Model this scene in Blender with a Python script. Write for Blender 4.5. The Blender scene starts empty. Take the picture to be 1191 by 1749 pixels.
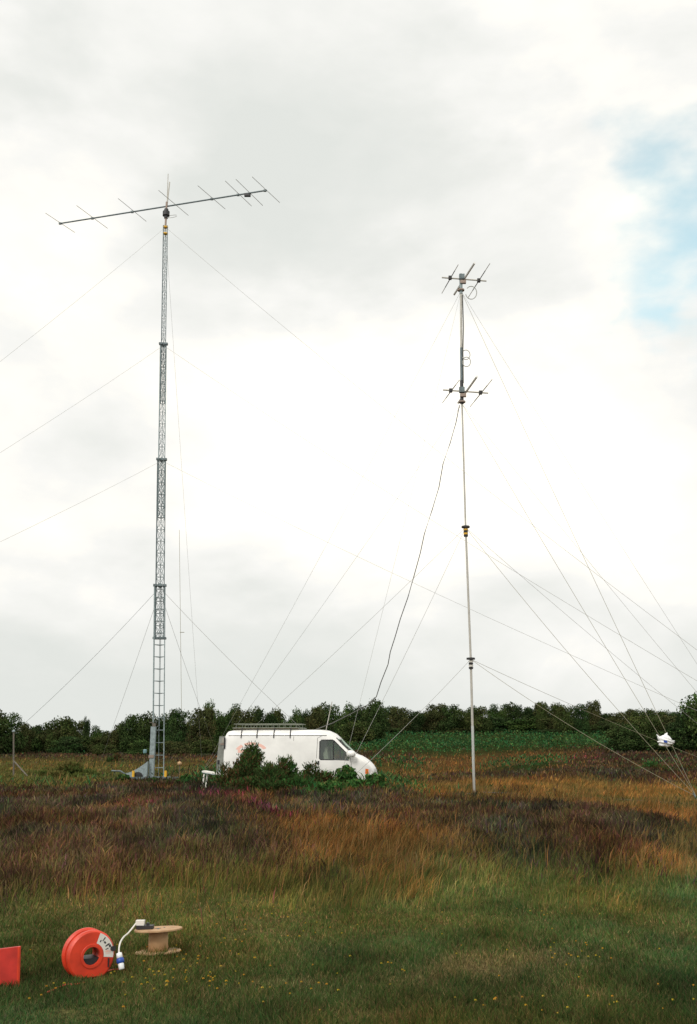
import bpy, math, random
import numpy as np
from mathutils import Vector, Matrix

rnd = random.Random(7)
rng = np.random.default_rng(11)
SC = bpy.context.scene
COL = SC.collection
R = math.radians

# ------------------------------------------------------------------ camera, sky, sun
EYE = 1.6
F = 1700.0
PITCH = R(13.26)
cam_d = bpy.data.cameras.new('camera')
cam = bpy.data.objects.new('camera', cam_d)
COL.objects.link(cam)
cam.location = (0, 0, EYE)
cam.rotation_euler = (R(90) + PITCH, 0, 0)
cam_d.sensor_fit = 'VERTICAL'
cam_d.sensor_height = 36
cam_d.lens = 36 * F / 1749
cam_d.clip_start = 0.1
cam_d.clip_end = 9000
SC.camera = cam

SUN_EL, SUN_AZ = R(42), R(205)          # azimuth clockwise from +Y: behind the camera, to its left
w = bpy.data.worlds.new('World')
SC.world = w
w.use_nodes = True
nt = w.node_tree
nt.nodes.clear()


def N(tree, t, **kw):
    n = tree.nodes.new(t)
    for k, v in kw.items():
        setattr(n, k, v)
    return n


def ramp(tree, src, stops):
    r = tree.nodes.new('ShaderNodeValToRGB')
    while len(r.color_ramp.elements) < len(stops):
        r.color_ramp.elements.new(0.5)
    for e, (p, c) in zip(r.color_ramp.elements, stops):
        e.position = p
        e.color = (*c, 1) if len(c) == 3 else c
    tree.links.new(src, r.inputs[0])
    return r.outputs[0]


def dirvec(px, py):
    x, z = (px - 595.5) / F, -(py - 874.5) / F
    v = Vector((x, math.cos(PITCH) - z * math.sin(PITCH), math.sin(PITCH) + z * math.cos(PITCH)))
    return v


def build_sky():
    L = nt.links.new
    out = N(nt, 'ShaderNodeOutputWorld')
    bg = N(nt, 'ShaderNodeBackground')
    bg.inputs[1].default_value = 0.1
    L(bg.outputs[0], out.inputs[0])
    sky = N(nt, 'ShaderNodeTexSky')
    sky.sky_type = 'NISHITA'
    sky.sun_disc = False
    sky.sun_elevation = SUN_EL
    sky.sun_rotation = SUN_AZ
    sky.dust_density = 2.0
    tc = N(nt, 'ShaderNodeTexCoord')
    # flatten the direction so clouds stretch towards the horizon
    mp = N(nt, 'ShaderNodeMapping')
    mp.inputs['Scale'].default_value = (1, 1, 1.9)
    mp.inputs['Location'].default_value = (0.35, 1.1, 0.2)
    L(tc.outputs['Generated'], mp.inputs[0])
    n1 = N(nt, 'ShaderNodeTexNoise')
    n1.inputs['Scale'].default_value = 2.6
    n1.inputs['Detail'].default_value = 7
    n1.inputs['Roughness'].default_value = 0.5
    n1.inputs['Distortion'].default_value = 0.5
    L(mp.outputs[0], n1.inputs['Vector'])
    n2 = N(nt, 'ShaderNodeTexNoise')
    n2.inputs['Scale'].default_value = 9
    n2.inputs['Detail'].default_value = 5
    L(mp.outputs[0], n2.inputs['Vector'])

    def blob(px, py, r0, r1):
        d = dirvec(px, py).normalized()
        vm = N(nt, 'ShaderNodeVectorMath', operation='DISTANCE')
        no = N(nt, 'ShaderNodeVectorMath', operation='NORMALIZE')
        L(tc.outputs['Generated'], no.inputs[0])
        # wobble the outline of the blob with noise
        ad = N(nt, 'ShaderNodeVectorMath', operation='MULTIPLY_ADD')
        L(n2.outputs['Color'], ad.inputs[0])
        ad.inputs[1].default_value = (0.26, 0.26, 0.26)
        L(no.outputs[0], ad.inputs[2])
        ad2 = N(nt, 'ShaderNodeVectorMath', operation='SUBTRACT')
        L(ad.outputs[0], ad2.inputs[0])
        ad2.inputs[1].default_value = (0.13, 0.13, 0.13)
        L(ad2.outputs[0], vm.inputs[0])
        vm.inputs[1].default_value = d
        mr = N(nt, 'ShaderNodeMapRange', interpolation_type='SMOOTHSTEP')
        mr.inputs['From Min'].default_value = r0
        mr.inputs['From Max'].default_value = r1
        mr.inputs['To Min'].default_value = 1
        mr.inputs['To Max'].default_value = 0
        L(vm.outputs['Value'], mr.inputs['Value'])
        return mr.outputs[0]

    def math_(op, a, b):
        m = N(nt, 'ShaderNodeMath', operation=op)
        for i, s in enumerate((a, b)):
            if isinstance(s, (int, float)):
                m.inputs[i].default_value = s
            else:
                L(s, m.inputs[i])
        return m.outputs[0]

    # cloud thickness: big noise, plus the grey banks and bright gaps of this sky
    t = math_('MULTIPLY', math_('SUBTRACT', n1.outputs['Fac'], 0.5), 1.9)
    t = math_('ADD', t, 0.41)
    n3 = N(nt, 'ShaderNodeTexNoise')
    n3.inputs['Scale'].default_value = 5.5
    n3.inputs['Detail'].default_value = 8
    n3.inputs['Roughness'].default_value = 0.55
    L(mp.outputs[0], n3.inputs['Vector'])
    t = math_('ADD', t, math_('MULTIPLY', math_('SUBTRACT', n3.outputs['Fac'], 0.5), 0.85))
    for (px, py, r0, r1, a) in ((560, 280, 0.0, 0.22, 0.26), (430, 500, 0.0, 0.20, 0.22), (860, 430, 0.0, 0.16, 0.24),
                                (60, 40, 0, 0.12, 0.24), (560, 760, 0, 0.24, -0.42), (1000, 740, 0, 0.20, -0.35),
                                (120, 300, 0, 0.16, -0.26), (60, 620, 0, .10, .12), (950, 120, 0, 0.16, -0.25),
                                (60, 950, 0, .1, .15)):
        t = math_('ADD', t, math_('MULTIPLY', blob(px, py, r0, r1), a))
    # bank deepens towards the horizon
    sx = N(nt, 'ShaderNodeSeparateXYZ')
    L(tc.outputs['Generated'], sx.inputs[0])
    mr = N(nt, 'ShaderNodeMapRange', interpolation_type='SMOOTHSTEP')
    mr.inputs['From Min'].default_value = 0.0
    mr.inputs['From Max'].default_value = 0.26
    mr.inputs['To Min'].default_value = 0.62
    mr.inputs['To Max'].default_value = 0.0
    L(sx.outputs['Z'], mr.inputs['Value'])
    t = math_('ADD', t, mr.outputs[0])
    cc = ramp(nt, t, [(0.0, (0.93, 0.885, 0.79)), (0.25, (0.78, 0.75, 0.685)), (0.50, (0.655, 0.652, 0.628)),
                      (0.78, (0.572, 0.580, 0.555)), (1.0, (0.53, 0.545, 0.52))])
    sc = N(nt, 'ShaderNodeVectorMath', operation='SCALE')
    L(cc, sc.inputs[0])
    sc.inputs['Scale'].default_value = 12.7
    # small openings of blue at the right
    blue = math_('MAXIMUM', blob(1222, 345, 0.0, 0.105), math_('MULTIPLY', blob(1190, 520, 0.0, 0.075), 0.9))
    blue = math_('MAXIMUM', blue, math_('MULTIPLY', blob(1090, 545, 0.0, 0.045), 0.55))
    blue = math_('MULTIPLY', blue, 0.72)
    mix = N(nt, 'ShaderNodeMix', data_type='RGBA')
    L(blue, mix.inputs[0])
    L(sc.outputs[0], mix.inputs[6])
    sb = N(nt, 'ShaderNodeVectorMath', operation='MULTIPLY')
    L(sky.outputs[0], sb.inputs[0])
    sb.inputs[1].default_value = (2.55, 3.0, 2.15)
    L(sb.outputs[0], mix.inputs[7])
    L(mix.outputs[2], bg.inputs[0])


build_sky()
sd = bpy.data.lights.new('sun', 'SUN')
sd.energy = 1.5
sd.angle = R(16)
sd.color = (1.0, 0.96, 0.9)
so = bpy.data.objects.new('sun', sd)
COL.objects.link(so)
sun_dir = Vector((math.sin(SUN_AZ) * math.cos(SUN_EL), math.cos(SUN_AZ) * math.cos(SUN_EL), math.sin(SUN_EL)))
so.rotation_euler = (-sun_dir).to_track_quat('-Z', 'Y').to_euler()
so.location = (-10, -10, 30)
vs = SC.view_settings
vs.view_transform = 'Standard'
vs.look = 'None'
vs.exposure = 0.2
vs.gamma = 1
vs.use_curve_mapping = False
SC.render.film_transparent = False
SC.render.engine = 'CYCLES'
SC.cycles.max_bounces = 5
SC.cycles.transparent_max_bounces = 8


# ------------------------------------------------------------------ geometry of the view -> places on the ground
def at(px, py, Y):
    """the place at distance Y north of the viewer seen in direction (px, py)"""
    d = dirvec(px, py)
    return Vector((0, 0, EYE)) + d * (Y / d.y)


def at_z(px, py, z):
    d = dirvec(px, py)
    return Vector((0, 0, EYE)) + d * ((z - EYE) / d.z)


def project(x, y, z):
    zc = z - EYE
    dep = y * math.cos(PITCH) + zc * math.sin(PITCH)
    up = zc * math.cos(PITCH) - y * math.sin(PITCH)
    dep = np.maximum(dep, 0.3)
    return 595.5 + F * x / dep, 874.5 - F * up / dep


# ------------------------------------------------------------------ noise and terrain
_perm = rng.random((256, 256))


def vnoise(x, y):
    xi, yi = np.floor(x).astype(int), np.floor(y).astype(int)
    fx, fy = x - xi, y - yi
    fx, fy = fx * fx * (3 - 2 * fx), fy * fy * (3 - 2 * fy)
    a = _perm[xi & 255, yi & 255]
    b = _perm[(xi + 1) & 255, yi & 255]
    c = _perm[xi & 255, (yi + 1) & 255]
    d = _perm[(xi + 1) & 255, (yi + 1) & 255]
    return (a * (1 - fx) + b * fx) * (1 - fy) + (c * (1 - fx) + d * fx) * fy


def fbm(x, y, o=4):
    s, a, t = 0, 1, 0
    for i in range(o):
        s = s + a * vnoise(x * 2 ** i + 17.3 * i, y * 2 ** i + 5.1 * i)
        t += a
        a *= 0.5
    return s / t


def sstep(a, b, x):
    t = np.clip((x - a) / (b - a), 0, 1)
    return t * t * (3 - 2 * t)


def base_h(x, y):
    rt = np.interp(y, [0, 40, 60, 80, 100, 140, 180, 215, 400, 900], [0, 0, .1, .35, .85, 2.0, 3.6, 4.2, 0.5, -2])
    lf = np.interp(y, [0, 38, 48, 60, 90, 125, 200, 400, 900], [0, 0.0, .15, .25, .4, .65, 2.0, .5, -2])
    k = sstep(-0.12, 0.04, x / np.maximum(y, 5))
    h = lf * (1 - k) + rt * k
    return h + (fbm(x * 0.12 + 40, y * 0.12 + 40, 3) - 0.5) * 0.22 * sstep(9, 22, y)


TYPES = ['SG', 'TH', 'TO', 'HE', 'PK', 'BR', 'YG', 'GD']
SG, TH, TO, HE, PK, BR, YG, GD = range(8)
BLOBS = [
    (HE, 130, 1415, 240, 52, 4.0), (HE, 50, 1490, 220, 45, 2.6), (HE, 330, 1460, 170, 38, 1.6), (YG, 120, 1535, 260, 14, .8), (YG, 230, 1470, 120, 10, .9), (TO, 130, 1440, 60, 9, 3.0), (TO, 400, 1430, 70, 10, 2.6), (TO, 250, 1412, 60, 8, 2.6), (YG, 300, 1480, 90, 10, 2.0), (YG, 60, 1500, 80, 9, 1.8), (TO, 480, 1392, 60, 6, 2.0), (YG, 20, 1420, 50, 8, 1.6), (HE, 430, 1388, 230, 20, 2.2),
    (HE, 760, 1384, 130, 18, 2.6), (HE, 960, 1428, 135, 28, 5.5), (HE, 1050, 1445, 90, 24, 4.0), (HE, 750, 1400, 120, 16, 2.0), (HE, 900, 1490, 130, 14, .5),
    (HE, 600, 1380, 90, 14, 1.5), (HE, 300, 1500, 150, 12, 0.6),
    (PK, 395, 1392, 50, 7, 4.5), (PK, 455, 1414, 50, 7, 4.0), (PK, 250, 1395, 60, 6, 1.6), (PK, 600, 1402, 60, 6, .8), (PK, 740, 1380, 60, 6, .6), (PK, 300, 1385, 80, 5, .6),
    (TO, 620, 1452, 170, 36, 2.6), (TO, 520, 1408, 130, 20, 0.9), (TO, 700, 1405, 140, 18, 1.3), (TO, 1160, 1458, 90, 26, 2.4),
    (TO, 1120, 1388, 130, 14, 4.0), (TO, 900, 1376, 260, 9, 2.5), (TO, 260, 1420, 60, 10, 1.2), (TO, 900, 1450, 160, 16, .9), (TO, 260, 1455, 160, 16, 0.9),
    (TO, 900, 1378, 100, 8, 1.6), (TO, 1000, 1376, 200, 9, 1.2),
    (YG, 620, 1500, 280, 22, 1.3), (YG, 250, 1500, 260, 18, .6), (GD, 700, 1515, 60, 14, .9), (GD, 640, 1528, 40, 8, .8),
    (GD, 1180, 1440, 60, 14, 1.0),
    (GD, 900, 1343, 300, 11, 4.5), (GD, 1130, 1346, 200, 12, 3.0), (TO, 780, 1305, 130, 9, 2.6), (GD, 720, 1318, 80, 7, 1.8),
    (TO, 900, 1296, 70, 6, 2.6), (TO, 860, 1352, 200, 6, 1.0), (SG, 1080, 1362, 220, 6, 3.0), (HE, 800, 1326, 110, 5, 1.5), (HE, 950, 1330, 70, 4, 1.6),
    (YG, 90, 1322, 190, 26, 6.0), (YG, 30, 1352, 120, 16, 4.0), (GD, 60, 1310, 150, 10, 2.5), (BR, 60, 1365, 90, 8, 1.0), (BR, 150, 1328, 60, 10, .9), (HE, 210, 1296, 110, 8, 2.6), (HE, 60, 1292, 80, 7, 2.6),
    (GD, 170, 1318, 90, 8, 1.2), (GD, 320, 1310, 60, 10, .8), (YG, 240, 1345, 50, 8, 1.6), (BR, 480, 1366, 120, 7, 2.4),
    (BR, 640, 1350, 90, 14, 3.0), (BR, 470, 1350, 100, 14, 3.0), (BR, 560, 1362, 60, 10, 2.0),
    (BR, 830, 1268, 260, 14, 7.0), (BR, 690, 1312, 36, 6, 3.0), (BR, 905, 1316, 36, 5, 3.0), (BR, 560, 1280, 120, 12, 3.0),
    (HE, 1110, 1300, 130, 20, 4.0), (PK, 1000, 1302, 60, 4, 1.3), (HE, 650, 1298, 60, 8, 2.5), (HE, 1100, 1328, 120, 5, 3.0), (BR, 1130, 1312, 40, 8, 1.4),
    (SG, 880, 1525, 190, 22, 1.2), (SG, 1100, 1510, 120, 20, 1.2), (TH, 830, 1650, 120, 18, 4.5), (TH, 640, 1720, 90, 10, 1.8), (TH, 470, 1640, 80, 9, 1.5), (TH, 980, 1700, 160, 20, .9),
    (TH, 700, 1690, 120, 20, .6), (TH, 1150, 1600, 90, 30, .5), (SG, 780, 1600, 90, 14, 1.4), (TH, 420, 1580, 140, 20, .5), (GD, 940, 1650, 60, 7, .5),
    (TH, 60, 1560, 130, 24, .7), (TH, 350, 1660, 200, 30, .6),
]


def zones(x, y):
    z = base_h(x, y)
    u, v = project(x, y, z)
    d = np.hypot(x, y)
    fx, fy = x / (1 + d * 0.05), y / (1 + d * 0.1)
    u = u + (fbm(fx * 0.8 + 9, fy * 0.8 + 3) - 0.5) * 190
    v = v + (fbm(fx * 0.9 + 31, fy * 0.9 + 77) - 0.5) * (v - 1262).clip(8, 300) * 0.5
    W = np.zeros((len(x), 8))
    W[:, SG] = np.interp(v, [1430, 1500, 1540], [0.0, .8, 1.1]) + np.interp(v, [1300, 1350, 1400], [.1, .15, .05])
    W[:, TH] = np.interp(v, [1480, 1560, 1800], [.05, .45, .6])
    W[:, TO] = np.interp(v, [1290, 1380, 1460, 1520], [.3, .3, .38, 0.02])
    W[:, HE] = np.interp(v, [1290, 1380, 1480, 1530], [.5, .55, .45, 0.0])
    W[:, BR] = np.interp(v, [1240, 1275, 1300], [1.0, 0.5, 0.1])
    W[:, YG] = np.interp(v, [1400, 1480, 1560, 1700], [0.05, .7, .3, .12])
    W[:, GD] = .03
    W[:, HE] *= np.interp(u, [450, 700], [1, .4])
    W[:, TO] *= np.interp(u, [450, 700], [1, 1.5])
    for (t, cx, cy, rx, ry, a) in BLOBS:
        W[:, t] += a * np.exp(-((u - cx) / rx) ** 2 - ((v - cy) / ry) ** 2)
    W = W ** 1.8
    W /= W.sum(1, keepdims=True)
    return W


def height(x, y, W=None):
    if W is None:
        W = zones(x, y)
    d = np.hypot(x, y)
    he = W[:, HE] + W[:, PK]
    m = fbm(x * 1.3, y * 1.3, 3)
    h = base_h(x, y) + he * (0.05 + 0.34 * m) * sstep(8, 14, d)
    h += W[:, BR] * (0.15 + 0.4 * m) * sstep(20, 35, d) + (W[:, TO] + W[:, YG]) * 0.10 * m * sstep(8, 14, d)
    h += (fbm(x * 2.2 + 3, y * 2.2, 3) - 0.5) * 0.06
    return h


def gz(x, y):
    return float(height(np.array([float(x)]), np.array([float(y)]))[0])


def ground(px, py):
    """where the viewing ray meets the terrain"""
    lo, hi = 3.0, 300.0
    d = dirvec(px, py)
    Y = 3.0
    while Y < 300:
        p = Vector((0, 0, EYE)) + d * (Y / d.y)
        if p.z <= float(base_h(np.array([p.x]), np.array([p.y]))[0]):
            break
        Y += 0.1
    return Vector((p.x, p.y, gz(p.x, p.y)))


# ------------------------------------------------------------------ materials
def mat(name, col, rough=0.6, metal=0.0, noise=0.0, nscale=8, col2=None, bump=0.0, spec=0.5, coat=0.0):
    m = bpy.data.materials.new(name)
    m.use_nodes = True
    t = m.node_tree
    b = t.nodes['Principled BSDF']
    b.inputs['Base Color'].default_value = (*col, 1)
    b.inputs['Roughness'].default_value = rough
    b.inputs['Metallic'].default_value = metal
    b.inputs['Specular IOR Level'].default_value = spec
    b.inputs['Coat Weight'].default_value = coat
    if noise or col2:
        tc = t.nodes.new('ShaderNodeTexCoord')
        n = t.nodes.new('ShaderNodeTexNoise')
        n.inputs['Scale'].default_value = nscale
        n.inputs['Detail'].default_value = 6
        t.links.new(tc.outputs['Object'], n.inputs['Vector'])
        c2 = col2 or tuple(c * (1 - noise) for c in col)
        o = ramp(t, n.outputs['Fac'], [(0.35, c2), (0.62, col)])
        t.links.new(o, b.inputs['Base Color'])
        if bump:
            bp = t.nodes.new('ShaderNodeBump')
            bp.inputs['Strength'].default_value = bump
            bp.inputs['Distance'].default_value = 0.01
            t.links.new(n.outputs['Fac'], bp.inputs['Height'])
            t.links.new(bp.outputs[0], b.inputs['Normal'])
    return m


def plant_mat(name, trans=0.25):
    m = bpy.data.materials.new(name)
    m.use_nodes = True
    t = m.node_tree
    t.nodes.clear()
    out = t.nodes.new('ShaderNodeOutputMaterial')
    a = t.nodes.new('ShaderNodeAttribute')
    a.attribute_name = 'tint'
    df = t.nodes.new('ShaderNodeBsdfDiffuse')
    tr = t.nodes.new('ShaderNodeBsdfTranslucent')
    mx = t.nodes.new('ShaderNodeMixShader')
    mx.inputs[0].default_value = trans
    t.links.new(a.outputs['Color'], df.inputs['Color'])
    t.links.new(a.outputs['Color'], tr.inputs['Color'])
    t.links.new(df.outputs[0], mx.inputs[1])
    t.links.new(tr.outputs[0], mx.inputs[2])
    t.links.new(mx.outputs[0], out.inputs[0])
    return m


M = dict(
    plant=plant_mat('plant'),
    leaf=plant_mat('leaf', 0.12),
    white=mat('white_paint', (.86, .85, .82), .32, noise=.13, nscale=1.7, coat=.3),
    table=mat('white_laminate', (.80, .78, .72), .4),
    galv=mat('galvanised_steel', (.30, .37, .38), .6, 0.1, noise=.35, nscale=14),
    galvdark=mat('weathered_steel', (.15, .19, .20), .6, 0.1, noise=.4, nscale=10),
    alu=mat('aluminium_tube', (.50, .48, .43), .6, .1, noise=.15, nscale=5),
    alushiny=mat('bright_tube', (.62, .63, .60), .28, .75),
    brown=mat('brown_tube', (.30, .23, .19), .5, .3),
    black=mat('black_plastic', (.02, .02, .022), .5),
    rubber=mat('tyre_rubber', (.025, .025, .025), .85),
    orange=mat('orange_plastic', (.74, .055, .02), .45, noise=.28, nscale=9),
    orange2=mat('orange_board', (.60, .036, .024), .5, noise=.3, nscale=7),
    ply=mat('plywood', (.50, .32, .17), .7, col2=(.38, .22, .11), nscale=16, bump=.2),
    cardboard=mat('drum_core', (.56, .36, .19), .75, col2=(.46, .28, .14), nscale=10),
    yellow=mat('yellow_plastic', (.75, .42, .03), .5),
    wire=mat('guy_rope', (.36, .36, .33), .8),
    wiredark=mat('dark_cable', (.10, .10, .09), .7),
    wirepale=mat('pale_guy_rope', (.27, .25, .17), .8),
    blue=mat('blue_plastic', (.02, .07, .35), .4),
    bluegrey=mat('blue_grey_plastic', (.15, .28, .30), .5),
    labelw=mat('label_paper', (.72, .70, .64), .6),
    red=mat('red_print', (.84, .50, .42), .5),
    amber=mat('amber_lens', (.80, .16, .02), .25),
    lens=mat('lamp_lens', (.70, .72, .72), .12, .3),
    doorgrey=mat('dirty_grey_paint', (.26, .27, .24), .6, noise=.35, nscale=5),
    seat=mat('seat_fabric', (.35, .33, .28), .9),
    seam=mat('seam_rubber', (.13, .13, .12), .8),
    bag=mat('polythene_bag', (.85, .86, .86), .35, noise=.08, nscale=6),
    rack=mat('rack_steel', (.20, .22, .17), .55, .3, noise=.3, nscale=10),
    rackwood=mat('rack_board', (.32, .25, .17), .8),
    bark=mat('bark', (.07, .055, .04), .9, noise=.5, nscale=20, bump=.5),
    post=mat('weathered_post', (.16, .14, .11), .85, noise=.4, nscale=20),
)
g = bpy.data.materials.new('window_glass')
g.use_nodes = True
_t = g.node_tree
_t.nodes.clear()
_o = _t.nodes.new('ShaderNodeOutputMaterial')
_g = _t.nodes.new('ShaderNodeBsdfGlossy')
_g.inputs['Roughness'].default_value = 0.03
_g.inputs['Color'].default_value = (.85, .9, .88, 1)
_tr = _t.nodes.new('ShaderNodeBsdfTransparent')
_tr.inputs['Color'].default_value = (.74, .84, .78, 1)
_mx = _t.nodes.new('ShaderNodeMixShader')
_mx.inputs[0].default_value = .09
_t.links.new(_tr.outputs[0], _mx.inputs[1])
_t.links.new(_g.outputs[0], _mx.inputs[2])
_t.links.new(_mx.outputs[0], _o.inputs[0])
M['glass'] = g


# ------------------------------------------------------------------ mesh builders
class MB:
    def __init__(self):
        self.v, self.f = [], []

    def quad(self, *p):
        i = len(self.v)
        self.v += [Vector(q) for q in p]
        self.f.append(tuple(range(i, i + len(p))))
        return self

    def box(self, c, s, rot=None):
        c = Vector(c)
        i = len(self.v)
        for z in (-1, 1):
            for x, y in ((-1, -1), (1, -1), (1, 1), (-1, 1)):
                p = Vector((x * s[0] / 2, y * s[1] / 2, z * s[2] / 2))
                if rot:
                    p = rot @ p
                self.v.append(c + p)
        self.f += [(i + 3, i + 2, i + 1, i), (i + 4, i + 5, i + 6, i + 7)]
        for k in range(4):
            a, b = k, (k + 1) % 4
            self.f.append((i + a, i + b, i + 4 + b, i + 4 + a))
        return self

    def tube(self, pts, r, n=6, r2=None):
        pts = [Vector(p) for p in pts]
        i0 = len(self.v)
        m = len(pts)
        for k, p in enumerate(pts):
            t = (pts[min(k + 1, m - 1)] - pts[max(k - 1, 0)]).normalized()
            a = t.orthogonal().normalized() if abs(t.z) > .95 else t.cross(Vector((0, 0, 1))).normalized()
            b = t.cross(a)
            rr = r if r2 is None else r + (r2 - r) * k / (m - 1)
            for j in range(n):
                th = 2 * math.pi * j / n
                self.v.append(p + a * (math.cos(th) * rr) + b * (math.sin(th) * rr))
        for k in range(m - 1):
            for j in range(n):
                a, b = i0 + k * n + j, i0 + k * n + (j + 1) % n
                self.f.append((a, b, b + n, a + n))
        self.f.append(tuple(i0 + j for j in range(n))[::-1])
        self.f.append(tuple(i0 + (m - 1) * n + j for j in range(n)))
        return self

    def lathe(self, o, axis, prof, n=24):
        """prof: (distance along axis, radius)"""
        o, axis = Vector(o), Vector(axis).normalized()
        a = axis.orthogonal().normalized()
        b = axis.cross(a)
        i0 = len(self.v)
        for (s, r) in prof:
            for j in range(n):
                th = 2 * math.pi * j / n
                self.v.append(o + axis * s + a * (math.cos(th) * r) + b * (math.sin(th) * r))
        for k in range(len(prof) - 1):
            for j in range(n):
                p, q = i0 + k * n + j, i0 + k * n + (j + 1) % n
                self.f.append((p, q, q + n, p + n))
        if prof[0][1] > 0:
            self.f.append(tuple(i0 + j for j in range(n))[::-1])
        if prof[-1][1] > 0:
            self.f.append(tuple(i0 + (len(prof) - 1) * n + j for j in range(n)))
        return self

    def build(self, name, material, parent=None, smooth=False, origin=None):
        me = bpy.data.meshes.new(name)
        if parent is not None:
            o0 = wloc(parent)
        else:
            o0 = Vector(origin) if origin is not None else (self.v[0].copy() if self.v else Vector())
        me.from_pydata([tuple(v - o0) for v in self.v], [], self.f)
        me.materials.append(material)
        if smooth:
            me.polygons.foreach_set('use_smooth', [True] * len(me.polygons))
        me.update()
        ob = bpy.data.objects.new(name, me)
        COL.objects.link(ob)
        if parent is not None:
            ob.parent = parent
        else:
            ob.location = o0
        return ob


def wloc(o):
    v = Vector(o.location)
    while o.parent:
        o = o.parent
        v += Vector(o.location)
    return v


def tag(o, label, cat, group=None):
    o['label'] = label
    o['category'] = cat
    if group:
        o['group'] = group
    return o


def thing(name, loc, label, cat, group=None):
    o = bpy.data.objects.new(name, None)
    COL.objects.link(o)
    o.location = loc
    o.empty_display_size = .2
    return tag(o, label, cat, group)


def fast_mesh(name, V, faces, col, material):
    """V (n,3) array, faces list of (k, array(m,k)), col (n,3)"""
    me = bpy.data.meshes.new(name)
    me.vertices.add(len(V))
    me.vertices.foreach_set('co', V.astype(np.float32).ravel())
    idx = np.concatenate([f.ravel() for f in faces])
    tot = np.concatenate([np.full(len(f), f.shape[1]) for f in faces])
    me.loops.add(len(idx))
    me.loops.foreach_set('vertex_index', idx.astype(np.int32))
    me.polygons.add(len(tot))
    st = np.concatenate([[0], np.cumsum(tot)[:-1]])
    me.polygons.foreach_set('loop_start', st.astype(np.int32))
    me.polygons.foreach_set('loop_total', tot.astype(np.int32))
    me.update(calc_edges=True)
    if col is not None:
        at_ = me.attributes.new('tint', 'FLOAT_COLOR', 'POINT')
        c4 = np.ones((len(V), 4), np.float32)
        c4[:, :3] = col
        at_.data.foreach_set('color', c4.ravel())
    me.materials.append(material)
    return me


def link(name, me, loc=(0, 0, 0), parent=None):
    o = bpy.data.objects.new(name, me)
    COL.objects.link(o)
    o.location = loc
    if parent:
        o.parent = parent
    return o


# ------------------------------------------------------------------ ground sheet
GC = np.array([(.085, .090, .034), (.15, .12, .06), (.085, .045, .020), (.032, .020, .014), (.045, .020, .018),
               (.022, .036, .012), (.060, .055, .020), (.13, .075, .028)])


def build_ground():
    ys = np.concatenate([np.linspace(-9, 4, 14), np.geomspace(4.15, 260, 430), np.geomspace(270, 4000, 24)])
    rs = np.linspace(-1.6, 1.6, 130)
    rs = np.sign(rs) * np.abs(rs / 1.6) ** 1.7 * 1.6
    rs = np.unique(np.concatenate([rs, np.linspace(-.5, .5, 221)]))
    Yg, Rg = np.meshgrid(ys, rs, indexing='ij')
    X = (Rg * (Yg + 12)).ravel()
    Y = Yg.ravel()
    W = zones(X, Y)
    Z = height(X, Y, W)
    col = W @ GC
    n = fbm(X * 3, Y * 3, 3)
    col *= (0.6 + 0.8 * n)[:, None]
    ny, nx = len(ys), len(rs)
    i = (np.arange(ny - 1)[:, None] * nx + np.arange(nx - 1)[None, :]).ravel()
    f = np.stack([i, i + 1, i + nx + 1, i + nx], 1)
    m = plant_mat('heath_soil', 0.0)
    t = m.node_tree
    # soil and thatch: fine speckle in the colour and in the relief
    df = [q for q in t.nodes if q.type == 'BSDF_DIFFUSE'][0]
    at_ = [q for q in t.nodes if q.type == 'ATTRIBUTE'][0]
    tc = t.nodes.new('ShaderNodeTexCoord')
    no = t.nodes.new('ShaderNodeTexNoise')
    no.inputs['Scale'].default_value = 22
    no.inputs['Detail'].default_value = 8
    t.links.new(tc.outputs['Object'], no.inputs['Vector'])
    mm = t.nodes.new('ShaderNodeMix')
    mm.data_type = 'RGBA'
    mm.blend_type = 'MULTIPLY'
    mm.inputs[0].default_value = 1
    t.links.new(at_.outputs['Color'], mm.inputs[6])
    t.links.new(ramp(t, no.outputs['Fac'], [(.3, (.5, .5, .5)), (.7, (1.4, 1.35, 1.2))]), mm.inputs[7])
    t.links.new(mm.outputs[2], df.inputs['Color'])
    bp = t.nodes.new('ShaderNodeBump')
    bp.inputs['Distance'].default_value = .04
    t.links.new(no.outputs['Fac'], bp.inputs['Height'])
    t.links.new(bp.outputs[0], df.inputs['Normal'])
    me = fast_mesh('ground', np.stack([X, Y, Z], 1), [f], col, m)
    me.polygons.foreach_set('use_smooth', np.ones(len(me.polygons), bool))
    o = link('ground', me)
    o['kind'] = 'structure'
    o['label'] = 'heath ground of soil and thatch rising gently to the wood'


build_ground()


# ------------------------------------------------------------------ grasses, heather, bracken
def blades(P, h, wd, lx, ly, col, tipcol=None, curl=.5):
    n = len(P)
    a = rng.random(n) * 2 * np.pi
    # mostly face the open side, with spread
    sx, sy = np.cos(a), np.sin(a)
    hw = (wd / 2)[:, None]
    S = np.stack([sx, sy, np.zeros(n)], 1)
    b0, b1 = P - S * hw, P + S * hw
    mid = P + np.stack([lx * .35, ly * .35, h * .58], 1)
    m0, m1 = mid - S * hw * .8, mid + S * hw * .8
    tip = P + np.stack([lx, ly, h * (1 - curl * .15)], 1)
    V = np.stack([b0, b1, m1, m0, tip], 1).reshape(-1, 3)
    i = np.arange(n) * 5
    q = np.stack([i, i + 1, i + 2, i + 3], 1)
    t = np.stack([i + 3, i + 2, i + 4], 1)
    tc = col if tipcol is None else tipcol
    C = np.stack([col, col, (col + tc) / 2, (col + tc) / 2, tc], 1).reshape(-1, 3)
    return V, q, t, C


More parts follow.
